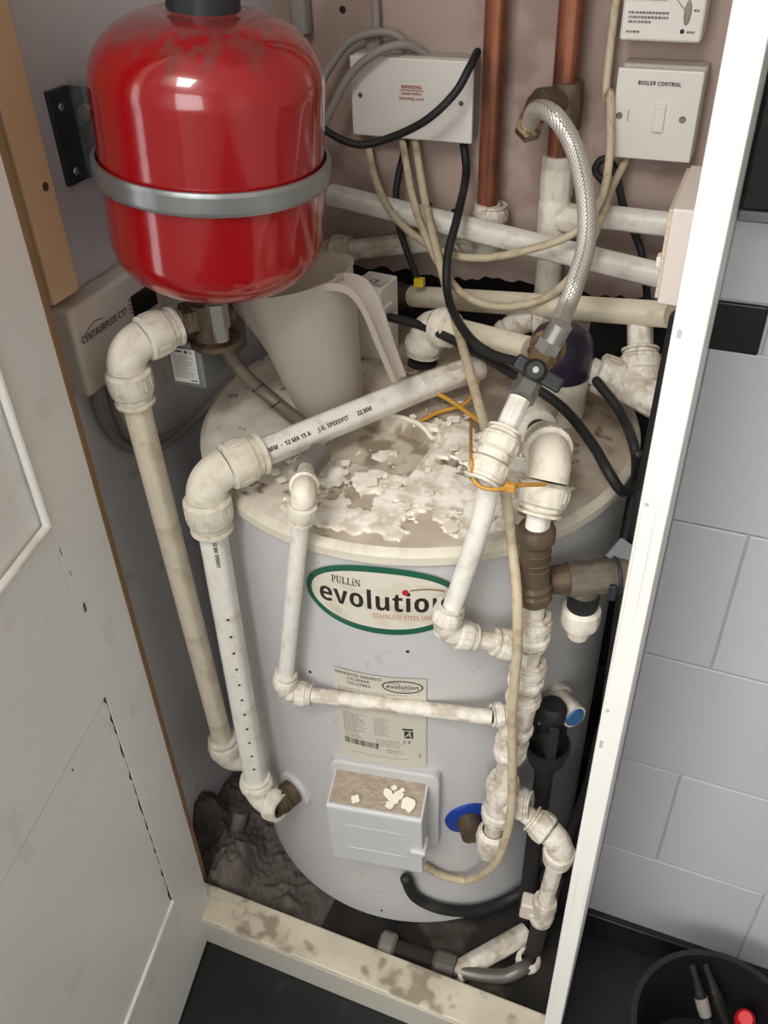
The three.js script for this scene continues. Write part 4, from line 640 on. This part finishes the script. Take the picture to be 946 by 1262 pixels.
// ---------------------------------------------------------------- pipes along the back wall
{
  const t = thing('copper_pipe', 'upright copper pipe with white plastic socket left of the arched hose', 'pipe', [-0.3408, 0.9966, -1.2], 'copper pipes on the back wall');
  const lo = [-0.3407, 0.9932, -1.2]; part(t, 'pipe', rod([lo[0] + 0.004, 2.08, -1.2], lo, 0.0142), M.copper);
  part(t, 'socket', lathe([[0.0145, 0.008], [0.0185, 0.008], [0.019, 0], [0.0205, -0.002], [0.0205, -0.035], [0.018, -0.04], [0.018, -0.06], [0, -0.06]], lo, [0, 1, 0], 26), M.fitting);
}
{
  const lo = [-0.2471, 1.0685, -1.2], t = thing('copper_pipe', 'upright copper pipe with brass valve and white tee behind the arched hose', 'pipe', lo, 'copper pipes on the back wall');
  part(t, 'pipe', rod([lo[0] - 0.002, 2.08, -1.2], lo, 0.0155), M.copper);
  part(t, 'brass_valve', [lathe([[0, -0.03], [0.02, -0.028], [0.021, 0.0], [0.019, 0.026], [0, 0.028]], [-0.243, 1.1361, -1.2], [0, 1, 0], 24), rod([-0.2432, 1.138, -1.2], [-0.2669, 1.1496, -1.15], 0.0145), hexNut([-0.2622, 1.1456, -1.165], [-0.6, 0, 0.5], 0.018, 0.014)], M.darkBrass);
  const q = V(lo); part(t, 'socket', lathe([[0.0155, 0.006], [0.0215, 0.006], [0.0225, 0], [0.0225, -0.045], [0.0205, -0.05], [0.0205, -0.052], [0.022, -0.055], [0.022, -0.1], [0.018, -0.104], [0.018, -0.19], [0.0195, -0.193], [0, -0.193]], q, [0, 1, 0], 28), M.fitting);
  part(t, 'branch', [rod(q.clone().add(new THREE.Vector3(0, -0.075, 0)), q.clone().add(new THREE.Vector3(0.045, -0.078, 0.004)), 0.021)], M.fitting);
}
{ const a = [-0.2081, 1.0034, -1.19], b = [-0.0668, 1.0083, -1.17]; single('white_pipe', rod(a, b, 0.0155), M.pipe, 'white plastic pipe along the back wall below the boiler control switch', 'pipe', 'white plastic pipework'); }
{ const a = [-0.5746, 0.9941, -1.19], b = [-0.0841, 0.9605, -1.12]; single('white_pipe', rod(a, b, 0.0158), M.pipe, 'long white plastic pipe sloping across the back wall under the cables', 'pipe', 'white plastic pipework'); }
{ const a = V([-0.4403, 0.8676, -1.16]), b = V([-0.0607, 0.9656, -1]), t = thing('white_pipe', 'thick cream plastic pipe with brass end crossing below the plaster edge', 'pipe', a, 'white plastic pipework');
  part(t, 'pipe', rod(a, b, 0.0152), M.cream); part(t, 'brass_end', [rod(lerp(a, b, 0.01), lerp(a, b, -0.08), 0.0165), hexNut(lerp(a, b, -0.05), V(b).sub(a), 0.02, 0.014)], M.darkBrass, 'tarnished brass end'); }
{ const a = V([-0.594, 0.8997, -1.2]), b = V([-0.3414, 0.9563, -1.2]), t = thing('white_pipe', 'dusty white pipe with elbow low on the back wall behind the jug', 'pipe', a, 'white plastic pipework');
  part(t, 'pipe', rod(a, b, 0.0155), M.dirtyPipe); elbow(t, lerp(a, b, -0.03), V(b).sub(a), [-0.3, -0.9, 0.2], 0.0155, M.dirty, 0.8, 1.4); elbow(t, lerp(a, b, 1.02), V(a).sub(b), [0.05, 1, 0], 0.015, M.dirty, 0.7, 1.3); }

// ---------------------------------------------------------------- electrical boxes on the back wall
{
  const c0 = [-0.54, 1.1789, -1.2], c1 = [-0.3693, 1.0776, -1.2], x0 = c0[0], x1 = c1[0] + 0.003, y1 = c0[1], y0 = c1[1], t = thing('wiring_box', 'flat white wiring box with red warning print above the jug', 'junction box', [(x0 + x1) / 2, y0, -1.24]);
  part(t, 'back_box', rbox(x0 + 0.002, x1 - 0.002, y0 + 0.004, y1 + 0.002, -1.24, -1.206, 0.003, 2), M.boxSide);
  const lid = part(t, 'cover', rbox(x0, x1, y0, y1, -1.206, -1.2, 0.0025, 2), M.whitePlastic);
  const tx = canvasTex(512, 256, (c) => { c.clearRect(0, 0, 512, 256); c.fillStyle = '#b0484c'; c.textAlign = 'center'; c.font = 'bold 56px sans-serif'; c.fillText('WARNING', 256, 70, 320); c.fillRect(98, 84, 316, 8); c.font = 'bold 44px sans-serif'; c.fillText('Isolate before', 256, 140, 260); c.fillText('removing cover', 256, 196, 420); });
  const g = new THREE.PlaneGeometry(0.056, 0.028); g.translate((x0 + x1) / 2 + 0.002, (y0 + y1) / 2 + 0.008, -1.1994); part(lid, 'print', g, printed(tx));
  for (const x of [x0 + 0.014, x1 - 0.016]) part(lid, 'screw', lathe([[0, 0.002], [0.0026, 0.0018], [0.0035, 0]], [x, (y0 + y1) / 2 + (x < -0.45 ? 0.002 : 0), -1.2], [0, 0, 1], 14), M.screw);
}
{
  const t = thing('boiler_switch', 'white boiler control switch plate on a surface box', 'light switch', [-0.13, 1.075, -1.24]);
  const x0 = -0.184, x1 = -0.083, y0 = 1.077, y1 = 1.181;
  part(t, 'back_box', rbox(x0 + 0.004, x1 + 0.002, y0 + 0.003, y1 + 0.004, -1.24, -1.206, 0.003, 2), M.boxSide);
  const pl = part(t, 'plate', rbox(x0, x1, y0, y1, -1.206, -1.198, 0.002, 2), M.whitePlastic);
  const tx = canvasTex(512, 128, (c) => { c.clearRect(0, 0, 512, 128); c.fillStyle = '#2a2826'; c.textAlign = 'center'; c.font = 'bold 60px sans-serif'; c.fillText('BOILER CONTROL', 256, 84, 500); });
  const g = new THREE.PlaneGeometry(0.052, 0.013); g.translate(-0.133, 1.166, -1.1974); part(pl, 'print', g, printed(tx));
  part(pl, 'rocker', rbox(-0.134, -0.121, 1.111, 1.143, -1.199, -1.194, 0.0015, 2).rotateX(0), M.whitePlastic);
  part(pl, 'neon', rbox(-0.1655, -0.1645, 1.121, 1.134, -1.1985, -1.1976, 0.0002, 1), M.greyMetal);
  for (const x of [-0.176, -0.1]) part(pl, 'screw', lathe([[0, 0.0026], [0.003, 0.0022], [0.0042, 0]], [x, 1.127, -1.198], [0, 0, 1], 16), M.screw);
}
{
  const a = [-0.1863, 1.2115, -1.19], b = [-0.0937, 1.21, -1.19], x0 = a[0], x1 = b[0], y0 = a[1], t = thing('alarm_box', 'white boxed sensor with instructions and oval button above the boiler switch', 'alarm', [(x0 + x1) / 2, y0, -1.24]);
  part(t, 'body', rbox(x0, x1, y0, y0 + 0.11, -1.24, -1.19, 0.004, 2), M.whitePlastic);
  const tx = canvasTex(512, 512, (c) => { c.clearRect(0, 0, 512, 512); c.fillStyle = '#4a4642'; c.font = 'bold 34px sans-serif'; c.fillText('Do Not Press This Button', 40, 282, 290); const R = rng(31); const row = (x, y, e, h) => { while (x < e) { const l = 5 + R() * 16; c.globalAlpha = 0.75; c.fillRect(x, y, Math.min(l, e - x), h); x += l + 5; } c.globalAlpha = 1; }; row(40, 304, 270, 9); row(30, 366, 300, 11); row(30, 388, 300, 11); row(30, 410, 190, 11); row(26, 458, 116, 11); row(430, 452, 484, 10); row(456, 350, 490, 10); c.strokeStyle = '#5a554f'; c.lineWidth = 4; c.beginPath(); c.moveTo(330, 300); c.lineTo(392, 350); c.stroke(); });
  const g = new THREE.PlaneGeometry(x1 - x0 - 0.006, 0.11); g.translate((x0 + x1) / 2, y0 + 0.055, -1.1894); part(t, 'print', g, printed(tx));
  const bt = new THREE.SphereGeometry(1, 20, 14); bt.scale(0.0042, 0.013, 0.002); bt.translate(x1 - 0.019, y0 + 0.031, -1.19); part(t, 'button', bt, std({ color: 0x8f877d, roughness: 0.5 }), 'grey oval button');
  part(t, 'indicator', lathe([[0, 0.0008], [0.0018, 0.0006], [0.0026, 0]], [x1 - 0.022, y0 + 0.012, -1.19], [0, 0, 1], 14), M.ink);
}
{ // white box on the right panel
  const p = [-0.0597, 1.1497, -0.8], q = [-0.0379, 1.066, -0.8], t = thing('trunking_box', 'pale boxed cover fixed to the side panel by the white upright', 'box', [-0.045, q[1], -0.85]);
  part(t, 'body', rbox(-0.0625, -0.031, q[1] - 0.001, p[1] + 0.003, -0.93, -0.8, 0.002, 2), std({ color: 0xd8ccc4, roughness: 0.5 }));
  part(t, 'side_lip', rbox(-0.066, -0.0622, q[1] + 0.002, p[1], -0.93, -0.806, 0.001, 1), M.dustyWhite);
  part(t, 'clip', rbox(-0.07, -0.065, q[1] + 0.03, q[1] + 0.04, -0.82, -0.808, 0.001, 1), M.whitePlastic);
}

// ---------------------------------------------------------------- cables
function cable(pts, r, mat, label, group) { return single('cable', tube(pts, r, 0, 14), mat, label, 'cable', group); }
const bg = 'beige cables on the back wall', kg = 'black cables in the cupboard';
cable([[-0.186, 2.0, -1.21], [-0.1984, 1.225, -1.21], [-0.1879, 1.1491, -1.19], [-0.1773, 1.0785, -1.17], [-0.1771, 1.0408, -1.13], [-0.2009, 1.0096, -1.1], [-0.2548, 0.9842, -1.095], [-0.3205, 0.9634, -1.1], [-0.3807, 0.9636, -1.11], [-0.4508, 0.9859, -1.14], [-0.4975, 1.0216, -1.18], [-0.5262, 1.0627, -1.22]], 0.0052, M.beigeCable, 'beige cable falling beside the switch and looping left to the wiring box, upper loop', bg);
cable([[-0.1627, 1.0699, -1.22], [-0.1724, 1.0408, -1.18], [-0.1726, 1.0191, -1.12], [-0.1823, 0.9832, -1.06], [-0.219, 0.9418, -1.05], [-0.2762, 0.9225, -1.05], [-0.3291, 0.9288, -1.06], [-0.383, 0.9592, -1.1], [-0.4303, 1.0093, -1.15], [-0.469, 1.0696, -1.21]], 0.0052, M.beigeCable, 'beige cable from below the switch sagging over the cream pipe, lower of two loops', bg);
cable([[-0.4498, 1.0711, -1.21], [-0.4198, 1.0182, -1.16], [-0.3761, 0.9693, -1.09], [-0.3326, 0.9308, -1.02], [-0.2656, 0.9323, -0.878], [-0.2125, 0.9246, -0.7707], [-0.179, 0.9448, -0.6865], [-0.1657, 0.9027, -0.69], [-0.1537, 0.8261, -0.6931], [-0.1377, 0.7947, -0.6573], [-0.132, 0.7317, -0.6515], [-0.131, 0.6272, -0.6523], [-0.1257, 0.5208, -0.6566], [-0.1223, 0.426, -0.6542], [-0.1366, 0.3096, -0.6619], [-0.1768, 0.2116, -0.6795], [-0.2144, 0.2144, -0.6701], [-0.2369, 0.2403, -0.66]], 0.0055, M.beigeCable, 'long beige flex dropping over the lid and down the column to the immersion cover', bg);
cable([[-0.3622, 1.1902, -1.2], [-0.363, 1.1773, -1.17], [-0.3766, 1.1506, -1.155], [-0.4128, 1.1175, -1.15], [-0.4641, 1.0918, -1.15], [-0.5072, 1.0829, -1.14], [-0.5491, 1.101, -1.13], [-0.5802, 1.1295, -1.13]], 0.0052, M.blackRubber, 'black cable sagging across the front of the wiring box', kg);
cable([[-0.3836, 1.0734, -1.22], [-0.3696, 1.041, -1.19], [-0.3543, 1.0138, -1.11], [-0.3513, 0.9727, -1.06], [-0.3349, 0.936, -1.02], [-0.2826, 0.9384, -0.9307], [-0.2438, 0.9335, -0.9019], [-0.1982, 0.9379, -0.884]], 0.0056, M.blackRubber, 'black cable dropping from the wiring box to the lever valve', kg);
cable([[-0.4699, 1.0656, -1.225], [-0.4762, 1.0061, -1.2], [-0.4603, 0.9653, -1.17], [-0.4372, 0.9278, -1.15], [-0.4163, 0.9045, -1.13]], 0.0048, M.blackRubber, 'short black cable with a yellow tag under the wiring box', kg);
single('cable_tag', rbox(...((p) => [p[0] - 0.006, p[0] + 0.008, p[1] - 0.004, p[1] + 0.008, p[2] - 0.005, p[2] + 0.006])([-0.4163, 0.9032, -1.13]), 0.001, 1), M.yellowTag, 'small yellow tag on the end of a black cable', 'tag');
cable([[-0.4095, 0.91, -1.0004], [-0.3603, 0.91, -0.9893], [-0.2885, 0.91, -0.9521], [-0.2196, 0.91, -0.9066], [-0.1527, 0.9, -0.87], [-0.1085, 0.885, -0.8309], [-0.0792, 0.872, -0.7947], [-0.0644, 0.845, -0.8084], [-0.0594, 0.8213, -0.8711], [-0.0592, 0.8665, -0.8525]], 0.0058, M.blackRubber, 'black cable from the white control box across the lid to its right edge', kg);
cable([[-0.1254, 0.9, -0.9378], [-0.0894, 0.88, -0.9085], [-0.0624, 0.8604, -0.861], [-0.0587, 0.791, -0.8817], [-0.055, 0.7456, -0.8306]], 0.0058, M.blackRubber, 'black cable hanging over the right rim of the lid', kg);
cable([[-0.1869, 1.0377, -1.22], [-0.2015, 1.0522, -1.22], [-0.1937, 1.0673, -1.22], [-0.1779, 1.0584, -1.22], [-0.1554, 1.0011, -1.22], [-0.1247, 0.9585, -1.2], [-0.1014, 0.9113, -1.15]], 0.005, M.blackRubber, 'dark cable coiled under the boiler switch', kg);
cable([[-0.2622, 0.2133, -0.6471], [-0.2501, 0.1607, -0.6541], [-0.2128, 0.1255, -0.6687], [-0.1639, 0.1034, -0.6989], [-0.1126, 0.1131, -0.7423], [-0.07, 0.2118, -0.76], [-0.0455, 0.324, -0.79], [-0.0391, 0.4782, -0.79]], 0.0085, M.blackRubber, 'thick black hose curving below the immersion cover to the right', kg);
const gg = 'grey cables above the wiring box';
cable([[-0.5958, 1.1172, -1.18], [-0.5711, 1.1606, -1.2], [-0.5436, 1.1926, -1.21], [-0.5056, 1.2055, -1.21], [-0.4756, 1.202, -1.215], [-0.4607, 1.1806, -1.22]], 0.0055, M.greyCable, 'grey cable arching above the wiring box, higher of the pair', gg);
cable([[-0.5846, 1.0642, -1.16], [-0.5568, 1.1167, -1.17], [-0.5299, 1.1595, -1.18], [-0.4926, 1.1875, -1.185], [-0.4587, 1.1947, -1.2], [-0.4368, 1.1797, -1.22]], 0.0055, M.greyCable, 'grey cable looping over the corner of the wiring box', gg);
cable([[-0.548, 2.0, -1.225], [-0.5105, 1.2407, -1.225], [-0.5201, 1.2026, -1.225], [-0.5176, 1.1753, -1.225]], 0.0058, M.greyCable, 'grey cable coming straight down into the wiring box', gg);
single('conduit', rod([-0.632, 2.0, -1.225], [-0.6202, 1.199, -1.225], 0.014), M.greyCable, 'grey conduit running up the back wall behind the red vessel', 'conduit');
// yellow ties
const yg = 'yellow cable ties on the lid';
single('cable_tie', [tube([[-0.185, 0.9436, -0.6439], [-0.1765, 0.9394, -0.6396], [-0.1622, 0.9374, -0.6436], [-0.1455, 0.934, -0.6614], [-0.1276, 0.9203, -0.6893]], 0.0022, 0, 8), tube([[-0.2478, 0.875, -0.8429], [-0.1929, 0.9584, -0.6601], [-0.185, 0.9436, -0.6439]], 0.0018, 0, 8), rbox(...((p) => [p[0] - 0.005, p[0] + 0.005, p[1] - 0.004, p[1] + 0.004, p[2] - 0.003, p[2] + 0.004])([-0.1516, 0.937, -0.652]), 0.001, 1)], M.yellowTie, 'yellow cable tie looped round the couplings and the white elbow', 'cable tie', yg);
single('cable_tie', tube([[-0.3133, 0.872, -0.9002], [-0.28, 0.872, -0.8812], [-0.2456, 0.876, -0.8513], [-0.2181, 0.88, -0.8266]], 0.0028, 0, 8), M.yellowTie, 'yellow cable tie sloping across the lid to the beige flex', 'cable tie', yg);
single('cable_tie', tube([[-0.3192, 0.852, -0.8532], [-0.3005, 0.855, -0.8821], [-0.2727, 0.86, -0.9072], [-0.2701, 0.868, -0.9481]], 0.0026, 0, 8), M.yellowTie, 'yellow cable tie tail lying among the flakes', 'cable tie', yg);

// ---------------------------------------------------------------- rubble in the bottom left corner
{
  const g = new THREE.PlaneGeometry(1, 1, 130, 130), p = g.attributes.position;
  for (let i = 0; i < p.count; i++) { const u = p.getX(i) + 0.5, v = p.getY(i) + 0.5, x = -0.668 + 0.27 * u, z = -0.9 + 0.296 * v, rim = smooth(0, 0.16, v) * smooth(1, 0.72, u) * smooth(1.0, 0.93, v), n = fbm(x * 18, z * 18, 311, 5), n2 = fbm(x * 60, z * 60, 317, 4); p.setXYZ(i, x, 0.031 + rim * (0.012 + 0.062 * smooth(0.3, 0.75, n) * (0.5 + 0.5 * smooth(1, 0.3, u)) + 0.016 * n2), z); }
  { const ix = g.index.array; for (let k = 0; k < ix.length; k += 3) { const q = ix[k]; ix[k] = ix[k + 1]; ix[k + 1] = q; } }
  g.computeVertexNormals();
  single('dust_heap', g, std({ map: rep(dataTex(256, (u, v) => { const n = fbm(u * 20, v * 20, 313, 5, 20); return mix3([72, 67, 63], [118, 110, 103], n); }), 2, 2), roughness: 1 }), 'lumpy grey heap of dust and old insulation in the corner', 'rubble');
  const st = [-0.63, 0.0171, -0.749]; single('stub_pipe', rod([-0.6, 0.0809, -0.7324], [-0.6, -0.0101, -0.6688], 0.013), std({ color: 0x6b6560, roughness: 0.8 }), 'dusty grey pipe end standing in the dust heap', 'pipe');
}

// ---------------------------------------------------------------- ceiling lamp (out of view)
{
  const t = thing('ceiling_lamp', 'square white panel lamp on the kitchen ceiling', 'lamp', [-0.35, 2.37, 0.55]);
  part(t, 'frame', rbox(-0.67, -0.03, 2.372, 2.4, 0.23, 0.87, 0.004, 1), M.whitePaint);
  part(t, 'diffuser', box(-0.65, -0.05, 2.366, 2.373, 0.25, 0.85), std({ color: 0xffffff, emissive: new THREE.Color(1, 0.97, 0.93), emissiveIntensity: 1.5 }));
}

// ---------------------------------------------------------------- tool bucket on the kitchen floor
{
  const c = V([0.185, 0, -0.62]), t = thing('tool_bucket', 'black rubber bucket of tools on the kitchen floor by the tiles', 'bucket', c);
  part(t, 'bucket', lathe([[0, 0.004], [0.085, 0.004], [0.088, 0], [0.108, 0.148], [0.113, 0.15], [0.113, 0.156], [0.105, 0.156], [0.103, 0.148], [0.084, 0.01], [0, 0.01]], c, [0, 1, 0], 56), M.blackPlastic);
}
{
  const t = thing('pliers', 'worn grey steel pliers leaning in the black bucket', 'pliers', [0.1715, 0.1, -0.6915]);
  const j = V([0.1544, 0.145, -0.6925]), a = V([0.1786, 0.09, -0.6619]), b = V([0.2001, 0.09, -0.6748]), h = V([0.1412, 0.15, -0.705]), k = V([0.1577, 0.15, -0.7138]);
  M.tool = std({ map: M.grit.map, color: 0xffffff, metalness: 0.5, roughness: 0.5 });
  part(t, 'jaw', [rod(h, lerp(h, a, 0.5), 0.005, 0.0072, 10), rod(lerp(h, a, 0.5), a, 0.0085, 0.007, 10)], M.tool); part(t, 'jaw', [rod(k, lerp(k, b, 0.5), 0.005, 0.0075, 10), rod(lerp(k, b, 0.5), b, 0.0085, 0.007, 10)], M.tool);
  part(t, 'worn_grip', rod(lerp(h, a, 0.55), lerp(h, a, 0.86), 0.0092, 0.0082, 12), std({ color: 0x8c8680, roughness: 0.6 }));
}
{
  const t = thing('screwdriver', 'red handled screwdriver poking out of the black bucket', 'screwdriver', [0.2288, 0.1, -0.677]); const p = V([0.2191, 0.13, -0.6664]);
  part(t, 'handle', lathe([[0, 0.012], [0.009, 0.01], [0.013, 0.002], [0.0135, -0.02], [0.011, -0.07], [0, -0.075]], p, [-0.1, 0.8, 0.3], 24), std({ color: 0xd01f28, roughness: 0.35 }));
  part(t, 'shaft', rod(p.clone().add(new THREE.Vector3(0.007, -0.05, -0.02)), p.clone().add(new THREE.Vector3(0.012, -0.11, -0.04)), 0.003), M.steel);
}

renderer.render(scene, camera);
